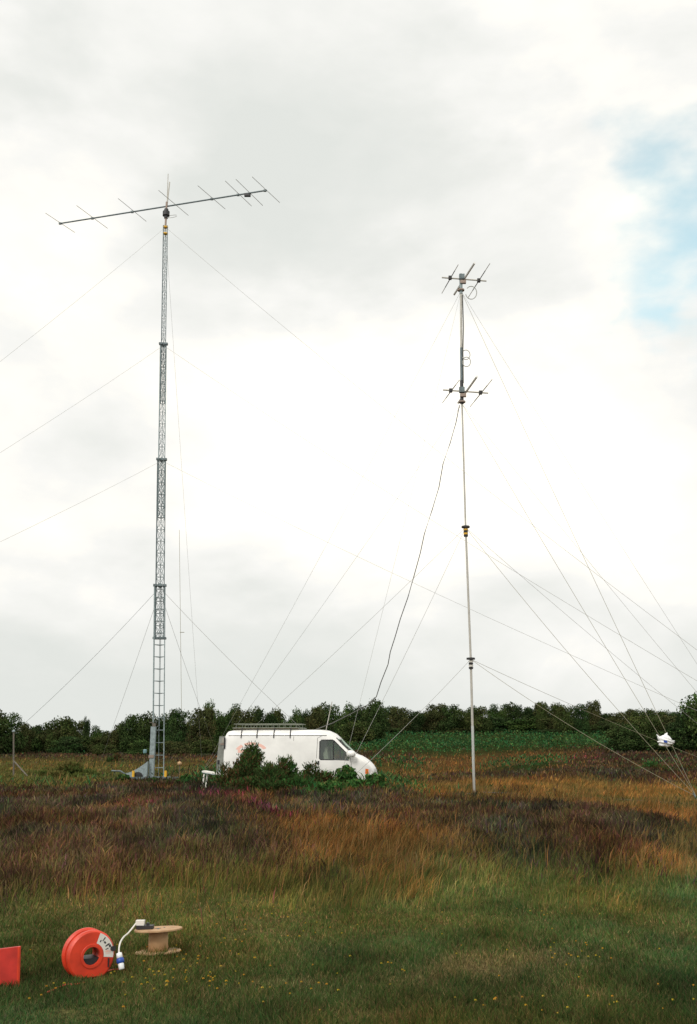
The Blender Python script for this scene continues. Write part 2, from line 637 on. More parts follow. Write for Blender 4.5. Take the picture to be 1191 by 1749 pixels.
class Acc:
    def __init__(self):
        self.V, self.Q, self.T, self.C, self.n = [], [], [], [], 0

    def add(self, V, q, t, C):
        self.V.append(V)
        self.Q.append(q + self.n)
        self.T.append(t + self.n)
        self.C.append(C)
        self.n += len(V)

    def link(self, name, label, material=None):
        if not self.V:
            return
        fs = [np.concatenate(self.Q)]
        if len(self.T) and sum(len(t) for t in self.T):
            fs.append(np.concatenate(self.T))
        me = fast_mesh(name, np.concatenate(self.V), fs, np.concatenate(self.C), material or M['plant'])
        o = link(name, me)
        o['kind'] = 'stuff'
        o['label'] = label
        return o


# places kept clear of plants (x, y, radius): the van, the drum, the reel...
CLEAR = []


def rand_ground(n, u0=-260, u1=1450, v0=1262, v1=1860):
    """spread of points whose spacing grows with distance from the viewpoint"""
    u = rng.uniform(u0, u1, n)
    v = rng.uniform(v0, v1, n)
    k = np.tan(np.arctan((v - 874.5) / F) - PITCH)
    Y = EYE / np.maximum(k, 0.0045)
    far = k < 0.012
    Y[far] = rng.uniform(100, 200, far.sum())
    near = Y < 2.5
    Y[near] = 2.5
    X = (u - 595.5) / F * (Y * math.cos(PITCH))
    return X, Y * 1.0


def jitter(base, n, s=.25, hs=.1):
    c = np.array(base)[None, :] * (1 + rng.normal(0, s, (n, 1)))
    c = c * (1 + rng.normal(0, hs, (n, 3)))
    return np.clip(c, .004, .9)


def pick(pal, n, s=.22):
    pal = np.array(pal)
    k = rng.integers(0, len(pal), n)
    c = pal[k] * (1 + rng.normal(0, s, (n, 1)))
    return np.clip(c * (1 + rng.normal(0, .06, (n, 3))), .004, .9)


PAL = {
    SG: [(.070, .112, .030), (.084, .122, .034), (.050, .098, .028), (.120, .128, .046), (.150, .120, .052), (.066, .114, .032)],
    TH: [(.27, .21, .09), (.20, .165, .068), (.33, .25, .11), (.13, .14, .046), (.15, .11, .055)],
    TO: [(.27, .125, .040), (.21, .095, .032), (.31, .165, .055), (.13, .075, .028), (.11, .10, .03), (.25, .11, .04)],
    HE: [(.080, .050, .034), (.062, .044, .028), (.105, .058, .042), (.062, .060, .026), (.100, .072, .036), (.092, .044, .042), (.078, .080, .030), (.145, .100, .045)],
    PK: [(.28, .06, .09), (.14, .034, .045), (.09, .028, .030), (.24, .06, .09)],
    BR: [(.032, .105, .034), (.042, .122, .040), (.028, .078, .026), (.058, .120, .040), (.07, .095, .034)],
    YG: [(.125, .135, .034), (.095, .118, .030), (.18, .155, .048), (.075, .10, .026), (.21, .16, .06)],
    GD: [(.34, .19, .055), (.27, .14, .042), (.20, .11, .034), (.12, .10, .030), (.30, .15, .05)],
}
HT = {SG: (.025, .08), TH: (.02, .055), TO: (.12, .28), HE: (.07, .20), PK: (.08, .18), BR: (.20, .55), YG: (.08, .22), GD: (.10, .26)}


def clear_mask(X, Y):
    k = np.ones(len(X), bool)
    for (cx, cy, r) in CLEAR:
        k &= (X - cx) ** 2 + (Y - cy) ** 2 > r * r
    return k


VAN_ORI = at(386, 1350, 37.0)
VAN_YAW = R(-7)
_c = VAN_ORI
for k in range(0, 12):
    CLEAR.append((_c.x + k * .48, _c.y + .1 - k * .06, 1.02))


def build_cover():
    n = 690000
    X, Y = rand_ground(n)
    k = clear_mask(X, Y)
    X, Y = X[k], Y[k]
    W = zones(X, Y)
    Z = height(X, Y, W)
    cum = W.cumsum(1)
    ty = (rng.random(len(X))[:, None] > cum).sum(1).clip(0, 7)
    d = np.hypot(X, Y)
    ty[(ty == BR) & (d < 27)] = SG
    ty[((ty == YG) | (ty == TO) | (ty == GD)) & (d < 10.5)] = TH
    # broad tone patches: some areas paler or greener than others
    tone = fbm(X * .55 + 70, Y * .4 + 12, 4)
    warm = ((fbm(X * .8 + 11, Y * .35 + 5, 4) - .5) * 3).clip(-.6, 1)
    clump = fbm(X * 1.9 + 3, Y * 1.1 + 9, 3)
    fine = fbm(X * 4 + 7, Y * 3 + 12, 2)
    accs = {a: Acc() for a in ('short_grass', 'tall_grass', 'heather', 'bracken')}
    for t in range(8):
        s = ty == t
        m = s.sum()
        if not m:
            continue
        # fewer of the large ones
        if t in (TO, YG, GD, BR):
            s &= rng.random(len(X)) < .8
            m = s.sum()
        P = np.stack([X[s], Y[s], Z[s] - .015], 1)
        dd = d[s]
        lo, hi = HT[t]
        h = rng.uniform(lo, hi, m) * (.55 + .9 * fine[s])
        if t in (SG, TH):
            h *= .65 + .8 * fbm(P[:, 0] * 1.2, P[:, 1] * 1.2, 3)
            h = np.maximum(h, .02)
        wd = np.maximum(.0038, .00062 * dd)
        if t in (HE, PK):
            wd *= 1.7
            h = np.maximum(h, dd * .002)
            ln = h * .9
        elif t == BR:
            wd *= 1.9
            h *= .42
            ln = h * 2.2
        elif t in (SG, TH):
            wd = wd * 1.25
            ln = h * .9
        else:
            wd *= .9
            ln = h * .7
        h = np.maximum(h, dd * .0012)
        ang = rng.random(m) * 2 * np.pi
        l = ln * rng.random(m)
        # a breeze from the left lays the tall grass over a little
        lx = l * np.cos(ang) + (h * .28 if t in (TO, YG, GD) else 0)
        ly = l * np.sin(ang)
        c = pick(PAL[t], m)
        c *= ((1.06 + 1.0 * (tone[s] - .5)) * (1 + (1.0 if t in (SG, TH) else 2.0) * (clump[s] - .5))).clip(.35, 2.1)[:, None]
        wm_ = warm[s][:, None]
        c = c * (1 + wm_ * np.array([.55, .12, -.1])[None, :])
        cb = c * .9
        if t in (TO, YG, GD):
            cb = (c * .6 + pick(PAL[SG], m) * .4)
        if t == BR:
            # arching fronds: three tiers
            P[:, 2] += rng.random(m) ** .7 * np.minimum(.55, .15 + dd * .006)
        if t in (HE, PK):
            P[:, 2] += rng.random(m) * .10
        V, q, tt, C = blades(P, h, wd, lx, ly, cb, c)
        nm = {SG: 'short_grass', TH: 'short_grass', TO: 'tall_grass', YG: 'tall_grass', GD: 'tall_grass', HE: 'heather', PK: 'heather', BR: 'bracken'}[t]
        accs[nm].add(V, q, tt, C)
    # seed stems above the tall grass
    n = 9000
    X, Y = rand_ground(n, v0=1300, v1=1560)
    W = zones(X, Y)
    k = (rng.random(n) < (W[:, TO] + .5 * W[:, YG] + .6 * W[:, GD])) & clear_mask(X, Y)
    X, Y, W = X[k], Y[k], W[k]
    m = len(X)
    Z = height(X, Y, W)
    h = rng.uniform(.2, .45, m)
    dd = np.hypot(X, Y)
    V, q, tt, C = blades(np.stack([X, Y, Z], 1), h, np.maximum(.004, .00055 * dd), h * rng.uniform(-.1, .45, m), h * rng.uniform(-.2, .2, m),
                         pick([(.24, .15, .06), (.30, .15, .055), (.20, .13, .05)], m))
    accs['tall_grass'].add(V, q, tt, C)
    accs['short_grass'].link('short_grass', 'short green grass and straw thatch across the foreground')
    accs['tall_grass'].link('tall_grass', 'tall orange and golden grasses leaning in the breeze')
    accs['heather'].link('heather', 'dark brown and purple heather mounds')
    accs['bracken'].link('bracken', 'bright green bracken growing on the heath')


# ------------------------------------------------------------------ things: lattice mast
MY = 44.0
MASTX = [(1335, 270.5), (1000, 273.5), (785, 276.5), (588, 279.5), (385, 283.0), (350, 285.0)]


def mp_(py):
    xs = [a[0] for a in MASTX][::-1]
    vs_ = [a[1] for a in MASTX][::-1]
    return at(float(np.interp(py, xs, vs_)), py, MY)


def build_lattice():
    b = mp_(1335)
    root = thing('telescopic_mast', b, 'tall galvanised telescopic lattice mast on a trailer base left of the van', 'mast')
    # sections: lower y, upper y, face width
    secs = [(1333, 1001, .46, .026), (1090, 786, .36, .024), (885, 589, .28, .021), (690, 386, .20, .018)]
    nr = [16, 15, 15, 15]
    for i, ((y0, y1, wd, r), n) in enumerate(zip(secs, nr)):
        A, B = mp_(y0), mp_(y1)
        ax = (B - A).normalized()
        sx = Vector((1, .15, 0)).normalized()
        sy = ax.cross(sx).normalized()
        # triangular section: two legs to the viewer, one behind
        cs = [sx * (-wd / 2) - sy * wd * .3, sx * (wd / 2) - sy * wd * .3, sy * wd * .57]
        s = MB()
        for k, c in enumerate(cs):
            s.tube([A + c, B + c], r * (1.35, .95, .5)[k], 6)
        sec = s.build('mast_section', M['galvdark'] if i in (1, 3) else M['galv'], root)
        Ln = (B - A).length
        for j in range(n + 1):
            p = A + ax * (Ln * (j + .0) / n)
            rr = MB()
            for k in range(3):
                rr.tube([p + cs[k], p + cs[(k + 1) % 3]], r * .5, 4)
            rr.build('rung', M['galv'], sec)
        d = MB()
        for j in range(n):
            p, q = A + ax * (Ln * j / n), A + ax * (Ln * (j + 1) / n)
            for k in range(3):
                if i == 0:
                    continue
                a, c = cs[k], cs[(k + 1) % 3]
                if j % 2:
                    a, c = c, a
                d.tube([p + a, q + c], r * .5, 4)
                d.tube([p + c, q + a], r * .4, 4)
        if d.v:
            d.build('brace', M['galv'], sec)
        # guy bracket and pulley at the head of the section
        if i < 3:
            g_ = MB()
            e = wd * .85
            for k in range(3):
                c = cs[k].normalized()
                g_.box(B + c * e * .6 + ax * .02, (.16, .16, .09))
            g_.tube([B - sx * e * .75, B + sx * e * .75], .03, 6)
            g_.build('guy_bracket', M['galvdark'], root)
            MB().lathe(B + ax * .05 + sy * .1 - Vector((0, .06, 0)), (0, 1, 0), [(0, .10), (.05, .10)], 12).build('pulley', M['galv'], root)
    # lower stop ring of the second section
    p = mp_(1090)
    MB().box(p, (.56, .3, .09)).build('guide_collar', M['galvdark'], root)
    # head: yellow guy rings, stub, rotator
    for yy in (388, 399):
        MB().lathe(mp_(yy) - Vector((0, 0, .05)), (0, 0, 1), [(0, .08), (.02, .125), (.07, .125), (.09, .08)], 12).build('guy_ring', M['yellow'], root)
    MB().tube([mp_(386), mp_(345)], .05, 8).build('stub_pole', M['brown'], root)
    MB().lathe(mp_(373), (0, 0, 1), [(0, .09), (.12, .10), (.14, .17), (.36, .17), (.40, .11), (.5, .10)], 16).build('rotator', M['black'], root)
    # coax loop beside the rotator
    lp = MB()
    c = at(294, 369, MY)
    lp.tube([c + Vector((.26 * math.cos(t) * 1.0, .1 * math.sin(t), .13 * math.sin(t * 1.0 + .3) - .02)) for t in np.linspace(.6, 5.9, 16)], .012, 5)
    lp.build('coax_loop', M['wire'], root)
    # hanging lift cable inside the lower section
    MB().tube([mp_(1000) + Vector((.06, .05, 0)), mp_(1240) + Vector((.02, .05, 0))], .012, 5).build('lift_cable', M['galvdark'], root)
    # trailer: upright, winch, chassis, guard, jacks
    z0 = gz(b.x, b.y)
    u = at(258.5, 1335, MY - .2)
    MB().box((u.x, u.y, z0 + 1.12), (.20, .24, 2.25)).build('upright_post', M['galv'], root)
    MB().box((u.x - .02, u.y - .13, z0 + 1.0), (.22, .05, .12)).build('hinge_clamp', M['brown'], root)
    MB().box((u.x + .02, u.y, z0 + 2.32), (.14, .18, .14)).box((u.x - .1, u.y, z0 + 2.42), (.16, .05, .03)).build('winch', M['post'], root)
    MB().box((u.x + .25, u.y + .1, z0 + .12), (1.1, .12, .10)).box((u.x + .25, u.y - .55, z0 + .12), (2.0, .10, .10)).box((u.x - .6, u.y - .3, z0 + .12), (.1, 1.5, .1)).build('chassis', M['galvdark'], root)
    m = MB()
    a0, a1 = u.x - .12, u.x - 1.05
    pr = [(a0, .80), (a0 - .18, .66), (a0 - .42, .50), (a0 - .70, .36), (a1, .30), (a1 - .0, .14), (a0, .14)]
    for yy in (u.y - .38, u.y - .12):
        m.quad(*[(x, yy, z0 + z) for x, z in (pr if yy < u.y - .3 else pr[::-1])])
    for k in range(len(pr)):
        (xa, za), (xb, zb) = pr[k], pr[(k + 1) % len(pr)]
        m.quad((xa, u.y - .38, z0 + za), (xa, u.y - .12, z0 + za), (xb, u.y - .12, z0 + zb), (xb, u.y - .38, z0 + zb))
    m.build('wheel_guard', M['galv'], root)
    MB().lathe((u.x - .5, u.y - .42, z0 + .15), (0, 1, 0), [(0, .14), (.02, .22), (.12, .22), (.14, .14)], 18).build('trailer_wheel', M['rubber'], root, True)
    dr = MB()
    dr.tube([(u.x - .8, u.y - .5, z0 + .0), (u.x - .98, u.y - .5, z0 + .25), (u.x - 1.2, u.y - .5, z0 + .4), (u.x - 1.6, u.y - .5, z0 + .42)], .035, 6)
    dr.build('drawbar', M['galvdark'], root)
    for px in (227.3, 282.5):
        q = at(px, 1335, MY - .7)
        MB().tube([(q.x, q.y, z0 + .0), (q.x, q.y, z0 + .42)], .055, 8).build('jack_leg', M['yellow'], root)
    return root


# ------------------------------------------------------------------ beam antennas
def build_big_beam():
    zc = at(285.5, 350, MY).z
    P = lambda x, y: at_z(x, y, zc)
    a, b = P(101, 382), P(456, 325)
    c = P(285.5, 352.5)
    root = thing('beam_antenna', c, 'long beam antenna of eight thin elements on top of the lattice mast', 'antenna')
    MB().tube([a, b], .036, 6).build('boom', M['galvdark'], root)
    els = [((78, 364), (128, 397)), ((131, 351), (184, 390)), ((202, 339), (250, 378)), ((271, 325), (322, 368)),
           ((338, 317), (385, 357)), ((385, 309), (430, 352)), ((403, 306), (449, 351)), ((431, 302), (478, 346))]
    for p, q in els:
        MB().tube([P(*p), P(*q)], .013, 5).build('element', M['wire'], root)
        # clamp where element crosses the boom
    for (x, y) in ((103, 381.7), (158, 373), (226, 362), (362, 340), (407, 333), (453, 325.6)):
        MB().box(P(x, y), (.13, .09, .09)).build('clamp', M['galvdark'], root)
    MB().box(P(423, 331) - Vector((0, 0, .07)), (.30, .14, .13)).build('feed_box', M['black'], root)
    v = MB()
    t = at(287.5, 297, MY)
    v.tube([c + Vector((0, 0, -.15)), t], .02, 5)
    v.build('whip', M['alu'], root)
    MB().tube([c + Vector((.02, -.1, 0)), at(290, 311, MY)], .035, 6).build('stub_mast', M['alu'], root)


RY = 34.6
_rb = ground(810, 1357)
RY = _rb.y


def rp(py):
    return at(float(np.interp(py, [470, 668, 900, 1125, 1357], [787.5, 788.8, 795.5, 804.3, 810.3])), py, RY)


def build_tube_mast():
    b = rp(1357)
    root = thing('tubular_mast', b, 'slim grey tubular mast standing in golden grass right of the van', 'mast')
    cuts = [(1359, 1240, .046, 'alushiny'), (1241, 1122, .042, 'alu'), (1124, 898, .038, 'alu'), (900, 672, .033, 'alu'), (690, 650, .065, 'black'),
            (652, 594, .052, 'galvdark'), (596, 500, .046, 'alu'), (502, 468, .06, 'galv')]
    for (y0, y1, r, m) in cuts:
        MB().tube([rp(y0), rp(y1)], r, 8).build('tube_section', M[m], root)
    for yy, mc in ((900, 'yellow'), (1125, 'labelw')):
        p = rp(yy)
        MB().lathe(p - Vector((0, 0, .04)), (0, 0, 1), [(0, .07), (.01, .15), (.07, .15), (.08, .07)], 12).build('guy_ring', M['black'], root)
        for k in range(4):
            MB().lathe(p - Vector((0, 0, .13 + k * .075)), (0, 0, 1), [(0, .075), (.06, .085)], 10).build('collar', M[mc] if k % 2 == 0 else M['black'], root)
    for yy in (497, 688):
        MB().lathe(rp(yy), (0, 0, 1), [(0, .06), (.01, .13), (.06, .13), (.07, .06)], 12).build('guy_ring', M['brown'], root)
    MB().box(rp(1357) + Vector((-.55, .1, -.02)), (1.1, .35, .12)).build('base_plate', M['galvdark'], root)

    def loop(cx, cy, rr, n, name='coax_loop'):
        l_ = MB()
        l_.tube([at(cx + rr * math.cos(t) * (1 if t < 6.3 else .85), cy + rr * math.sin(t) * 1.15, RY - .05 - .02 * t) for t in np.linspace(-2.4, n, 26)], .016, 5)
        l_.build(name, M['wire'], root)
    loop(805, 500, 9.5, 2.9)
    loop(796, 606, 7, 2.6)
    loop(797, 618, 7, 3.4)
    # cable taped down the pole
    MB().tube([rp(655) + Vector((.06, -.05, 0)), rp(600) + Vector((.05, -.06, 0)), rp(560) + Vector((.08, -.05, 0)), rp(505) + Vector((.05, -.05, 0))], .02, 5).build('coax', M['wiredark'], root)


def build_small_beam(zy, boom, els, label, driven, box):
    zc = at(788, zy, RY).z
    P = lambda x, y: at_z(x, y, zc)
    root = thing('short_beam_antenna', at(788, zy, RY), label, 'antenna', 'three element beams on the tubular mast')
    MB().tube([P(*boom[0]), P(*boom[1])], .028, 6).build('boom', M['alu'], root)
    for (p, q, c) in els:
        A, B = P(*p), P(*q)
        MB().tube([A, B], .014, 5).build('element', M['alu'], root)
        d_ = (B - A)
        MB().tube([A + d_ * .20, A + d_ * .78], .018, 5).build('trap_tube', M['wiredark'], root)
        MB().box(P(*c), (.12, .12, .13)).build('clamp', M['black'], root)
    A, B = P(*driven[0]), P(*driven[1])
    MB().tube([A, (A + B) / 2, B], .042, 6).build('driven_element', M['white'], root)
    MB().box(at(788, zy, RY) + Vector((.02, -.05, .05)), (.2, .14, .2)).build('mounting_plate', M['galvdark'], root)
    MB().box(at(788, zy, RY) + Vector((.06, -.05, -.16)), (.22, .12, .12)).build('feed_box', M['brown'], root)
    return root


# ------------------------------------------------------------------ guy ropes
def rope(p0, p1, r, m, label, sag=.15, grp=None, name='guy_rope', cat='guy rope', n=14):
    p0, p1 = Vector(p0), Vector(p1)
    b = MB()
    r *= .66
    b.tube([p0.lerp(p1, t) - Vector((0, 0, sag * 4 * t * (1 - t))) for t in np.linspace(0, 1, n)], r, 4)
    o = b.build(name, M[m], origin=p0)
    return tag(o, label, cat, grp)


def build_ropes():
    G1, G2 = 'guy ropes of the lattice mast', 'guy ropes of the tubular mast'
    # lattice mast: anchors near left, near right, far left post, far ones
    nl = Vector((-19.0, 20.0, 0.1))
    nr_ = Vector((17.4, 33.0, 0.1))
    rope(mp_(388), nl, .008, 'wire', 'guy rope from the lattice mast head to the left edge', .5, G1)
    rope(mp_(590), nl, .008, 'wire', 'guy rope leaving left from the third joint up the lattice mast', .4, G1)
    rope(mp_(787), nl, .008, 'wire', 'guy rope leaving left from the second joint up the lattice mast', .3, G1)
    rope(mp_(388), nr_, .009, 'wire', 'long guy rope falling right from the yellow ring at the lattice mast head', .5, G1)
    rope(mp_(590), nr_, .009, 'wire', 'long guy rope falling right from the third joint up the lattice mast', .4, G1)
    rope(mp_(787), nr_, .008, 'wire', 'long guy rope falling right from the second joint, crossing behind the tubular mast', .3, G1)
    fl = at(23.5, 1252, 50)
    rope(mp_(1003), fl, .012, 'wiredark', 'dark guy rope from the lowest lattice mast joint to the post at left', .2, G1)
    rope(mp_(1010), at(172, 1300, 60), .010, 'wire', 'steep guy rope from the lowest joint down to the trees left of the mast', .1, G1)
    rope(mp_(1004), at(578, 1300, 47), .011, 'wire', 'guy rope from the lowest joint down behind the van roof', .2, G1)
    rope(mp_(1010), at(368, 1280, 60), .010, 'wire', 'steep guy rope from the lowest joint down behind the open van door', .1, G1)
    rope(mp_(388), at(345, 1300, 66), .008, 'wire', 'near vertical guy rope hanging just right of the lattice mast', .1, G1)
    # tubular mast
    s1 = ground(1190, 1368)
    s1.z += .12
    s2 = Vector((16.4, 39.5, .1))
    s3 = Vector((-6.4, 45.0, .5))
    s4 = at(577, 1350, 34.2)
    T = 'of the tubular mast'
    lv = [(497, 'the top'), (690, 'the lower antenna'), (901, 'the yellow collar'), (1126, 'the white collar')]
    for py, wh in lv:
        rope(rp(py), s1, .010, 'wirepale', 'guy rope from %s on the tubular mast to the right stake' % wh, .1 + (py > 800) * .1, G2)
        rope(rp(py), s2, .009, 'wirepale' if py > 1000 else 'wire', 'guy rope from %s on the tubular mast past the right edge' % wh, .15, G2)
        if py < 1000:
            rope(rp(py), s3, .009, 'wire', 'guy rope from %s on the tubular mast behind the van' % wh, .15, G2)
        if py != 690:
            rope(rp(py), s4, .009, 'wire', 'guy rope from %s on the tubular mast before the van' % wh, .1, G2)
    # heavy wavy feeder
    pts = [(785, 692, 0), (779, 722, .06), (769, 757, .1), (757, 792, .15), (750, 832, .22), (738, 872, .3), (725, 912, .35), (718, 945, .4),
           (707, 985, .45), (697, 1020, .5), (684, 1057, .55), (675, 1088, .6), (667, 1113, .65), (663, 1135, .7), (651, 1165, .78), (643, 1190, .85),
           (628, 1204, .88), (600, 1219, .92), (568, 1235, .97), (537, 1247, 1.0)]
    b = MB()
    cp = [at(x, y, RY + (37.2 - RY) * k) for x, y, k in pts]
    b.tube(cp, .017, 5)
    tag(b.build('feeder_cable', M['wiredark'], origin=cp[0]), 'thick wavy feeder cable hanging from the tubular mast to the van roof', 'cable')
    # rope lying low across the grass on the right
    p0, p1 = rp(1355), s1
    b = MB()
    b.tube([at(825, 1353, RY), at(900, 1356, 34.5), at(1000, 1362, 32.8), at(1100, 1368, 31), at(1188, 1374, 29.8)], .018, 5)
    tag(b.build('ground_line', M['wiredark']), 'dark line stretched low over the grass from tubular mast to right stake', 'rope')
    st = MB()
    st.tube([s1 + Vector((.1, -.05, -.35)), s1 + Vector((-.06, .05, .1))], .03, 6)
    tag(st.build('anchor_stake', M['galvdark']), 'steel guy stake in the grass at the right edge', 'stake')
    # left anchor post
    pb = at(23.5, 1330, 50)
    pb.z = gz(pb.x, pb.y) - .1
    root = thing('anchor_post', pb, 'thin weathered guy post with slanting strut at the left edge', 'post')
    MB().tube([pb, fl + Vector((0, 0, .05))], .042, 7).build('post', M['post'], root)
    MB().tube([at(24, 1300, 50), at(52, 1331, 49)], .035, 6).build('strut', M['post'], root)
    MB().lathe(fl + Vector((0, 0, .05)), (0, 0, 1), [(0, .07), (.05, .075), (.1, .03)], 8).build('cap', M['galv'], root)


def build_bag():
    c = at(1138, 1266, 30.4)
    root = thing('plastic_bag', c, 'white plastic bag snagged high on the guy ropes at right', 'bag')
    import bmesh
    bm = bmesh.new()
    bmesh.ops.create_icosphere(bm, subdivisions=4, radius=1)
    for v in bm.verts:
        p = v.co.copy()
        k = .84 + .15 * abs(math.sin(p.x * 7 + p.z * 5)) * abs(math.cos(p.y * 6 - p.z * 3)) + .10 * math.sin(p.z * 13 + p.x * 4)
        x, y, z = p.x * .26 * k, p.y * .18 * k, p.z * .18 * k
        if p.x > 0:
            z *= 1 - .55 * p.x
            z -= .03 * p.x
        else:
            z *= 1 + .10 * abs(p.x)
        v.co = (x, y, z)
        if p.z > .85:
            v.co.z += .05 * (p.z - .85) / .15
        if p.x < -.7 and p.z > .3:
            v.co.z += .05
    me = bpy.data.meshes.new('bag_film')
    bm.to_mesh(me)
    bm.free()
    me.materials.append(M['bag'])
    me.polygons.foreach_set('use_smooth', [True] * len(me.polygons))
    o = link('bag_film', me, (0, 0, 0), root)
    MB().quad(c + Vector((-.13, -.175, -.03)), c + Vector((-.02, -.19, -.05)), c + Vector((-.03, -.188, .02)), c + Vector((-.12, -.178, .035))).build('blue_print', M['blue'], root)
    MB().tube([c + Vector((.02, 0, .17)), c + Vector((.05, 0, .25))], .035, 6, .012).build('knot', M['bag'], root)
    MB().tube([c + Vector((-.22, 0, .13)), c + Vector((-.27, 0, .20))], .03, 6, .008).build('handle', M['bag'], root)


# ------------------------------------------------------------------ van
def build_van():
    import bmesh
    a = VAN_YAW
    gx, gy = VAN_ORI.x, VAN_ORI.y + .9
    z0 = 0.0
    ca, sa = math.cos(a), math.sin(a)

    def Wp(x, y, z):
        return Vector((gx + x * ca - y * sa, gy + x * sa + y * ca, z0 + z))
    root = thing('van', Wp(2.6, 0, 0), 'white panel van with roof rack and open rear door behind the bushes', 'van')
    zt = lambda x: float(np.interp(x, [0, .04, .12, .3, .6, 3.45, 3.7, 3.9, 4.05, 4.3, 4.62, 4.72, 4.85, 5.0, 5.15, 5.28, 5.37, 5.42],
                                   [1.97, 2.08, 2.14, 2.17, 2.18, 2.18, 2.15, 2.06, 1.93, 1.67, 1.37, 1.32, 1.275, 1.195, 1.09, .965, .84, .68]))
    hw = lambda x: float(np.interp(x, [0, .1, .3, 4.2, 4.7, 5.0, 5.2, 5.35, 5.42], [.92, .96, .97, .97, .95, .92, .86, .76, .66]))
    sl = lambda x: float(np.interp(x, [0, 5.2, 5.42], [.36, .36, .42]))

    def side(x, z):
        W_ = hw(x)
        return W_ - max(0, z - 1.12) * .11 - max(0, .6 - z) * .12
    fs = [0, .06, .2, .35, .5, .62, .74, .84, .91, .96, .985, 1]
    ins = [.05, .01, 0, 0, 0, 0, 0, .0, .012, .04, .09, .16]
    xs = [0, .02, .06, .12, .2, .3, .5] + list(np.linspace(.8, 3.4, 12)) + [3.55, 3.7, 3.8, 3.9, 3.97, 4.05, 4.15, 4.3, 4.45, 4.62, 4.7, 4.78, 4.85, 4.93, 5.0, 5.08, 5.15, 5.22, 5.28, 5.33, 5.37, 5.40, 5.42]
    V, Fc = [], []
    for x in xs:
        b0, t0 = sl(x), zt(x)
        row = []
        for f, i_ in zip(fs, ins):
            z = b0 + f * (t0 - b0)
            row.append((side(x, z) - i_ * min(1, (t0 - b0) / 1.2 + .2), z))
        full = [(-y, z) for y, z in row] + [(-row[-1][0] * .5, t0 + .015), (0, t0 + .02), (row[-1][0] * .5, t0 + .015)] + [(y, z) for y, z in row[::-1]]
        V += [Wp(x, y, z) for y, z in full]
    n = len(fs) * 2 + 3
    for i in range(len(xs) - 1):
        for j in range(n):
            p, q = i * n + j, i * n + (j + 1) % n
            Fc.append((p, q, q + n, p + n))
    Fc.append(tuple(range(n)))
    Fc.append(tuple((len(xs) - 1) * n + j for j in range(n))[::-1])
    m = MB()
    m.v, m.f = V, Fc
    body = m.build('body', M['white'], root, True)
    bm = bmesh.new()
    bm.from_mesh(body.data)
    bmesh.ops.recalc_face_normals(bm, faces=bm.faces)
    bm.to_mesh(body.data)
    bm.free()
    # cut the shell: cab windows through both sides, windscreen, load door, wheel arches
    sol = body.modifiers.new('shell', 'SOLIDIFY')
    sol.thickness = .035
    sol.offset = -1
    cutters = []

    def prism(poly, y0, y1):
        c_ = MB()
        k = len(poly)
        c_.v = [Wp(x, y0, z) for x, z in poly] + [Wp(x, y1, z) for x, z in poly]
        c_.f = [tuple(range(k))[::-1], tuple(range(k, 2 * k))] + [(i, (i + 1) % k, k + (i + 1) % k, k + i) for i in range(k)]
        o = c_.build('cut', M['white'])
        b2 = bmesh.new()
        b2.from_mesh(o.data)
        bmesh.ops.recalc_face_normals(b2, faces=b2.faces)
        b2.to_mesh(o.data)
        b2.free()
        cutters.append(o)
        md = body.modifiers.new('cut', 'BOOLEAN')
        md.object = o
        md.operation = 'DIFFERENCE'
        md.solver = 'EXACT'
    win = [(3.50, 1.19), (3.54, 1.15), (4.55, 1.13), (4.57, 1.25), (4.46, 1.38), (4.02, 1.80), (3.95, 1.83), (3.56, 1.83), (3.50, 1.78)]
    prism(win, -1.2, 1.2)
    for wx in (1.25, 4.55):
        prism([(wx + .38 * math.cos(t), .33 + .38 * math.sin(t)) for t in np.linspace(0, 2 * math.pi, 20)[:-1]], -1.2, -.62)
        prism([(wx + .38 * math.cos(t), .33 + .38 * math.sin(t)) for t in np.linspace(0, 2 * math.pi, 20)[:-1]], .62, 1.2)
    prism([(-.2, .50), (.12, .50), (.12, 1.90), (-.2, 1.90)], -.02, .80)
    prism([(4.06, 2.0), (4.10, 1.835), (4.57, 1.37), (4.72, 1.42), (4.4, 1.9)], -.72, .72)
    bpy.context.view_layer.update()
    dg = bpy.context.evaluated_depsgraph_get()
    new = bpy.data.meshes.new_from_object(body.evaluated_get(dg))
    body.modifiers.clear()
    body.data = new
    new.name = 'van_body'
    try:
        new.set_sharp_from_angle(angle=R(35))
    except Exception:
        pass
    for o in cutters:
        bpy.data.objects.remove(o)
    # glass panes and trims
    for s in (-1, 1):
        for poly in ([p for p in [(3.50, 1.19), (3.54, 1.15), (3.98, 1.14), (3.98, 1.82), (3.56, 1.83), (3.50, 1.78)]],
                     [(4.02, 1.14), (4.55, 1.13), (4.57, 1.25), (4.46, 1.38), (4.02, 1.80)]):
            MB().quad(*[Wp(x, s * (side(x, z) - .02), z) for x, z in poly]).build('side_window', M['glass'], root)
        fr = MB()
        k = len(win)
        fr.tube([Wp(x, s * (side(x, z) - .004), z) for x, z in win + [win[0]]], .018, 5)
        fr.tube([Wp(4.0, s * (side(4.0, 1.13) - .01), 1.13), Wp(4.0, s * (side(4, 1.82) - .01), 1.82)], .022, 5)
        fr.build('window_frame', M['black'], root)
    g_ = MB()
    for i in range(4):
        xa, xb = 4.10 + i * .12, 4.10 + (i + 1) * .12
        for y0, y1 in ((-.72, -.36), (-.36, 0), (0, .36), (.36, .72)):
            g_.quad(Wp(xa, y0, zt(xa)), Wp(xb, y0, zt(xb)), Wp(xb, y1, zt(xb)), Wp(xa, y1, zt(xa)))
    g_.build('windscreen', M['glass'], root)
    f2 = MB()
    for s in (-1, 1):
        f2.tube([Wp(x, s * .745, zt(x) + .01) for x in (4.08, 4.25, 4.42, 4.58)], .014, 5)
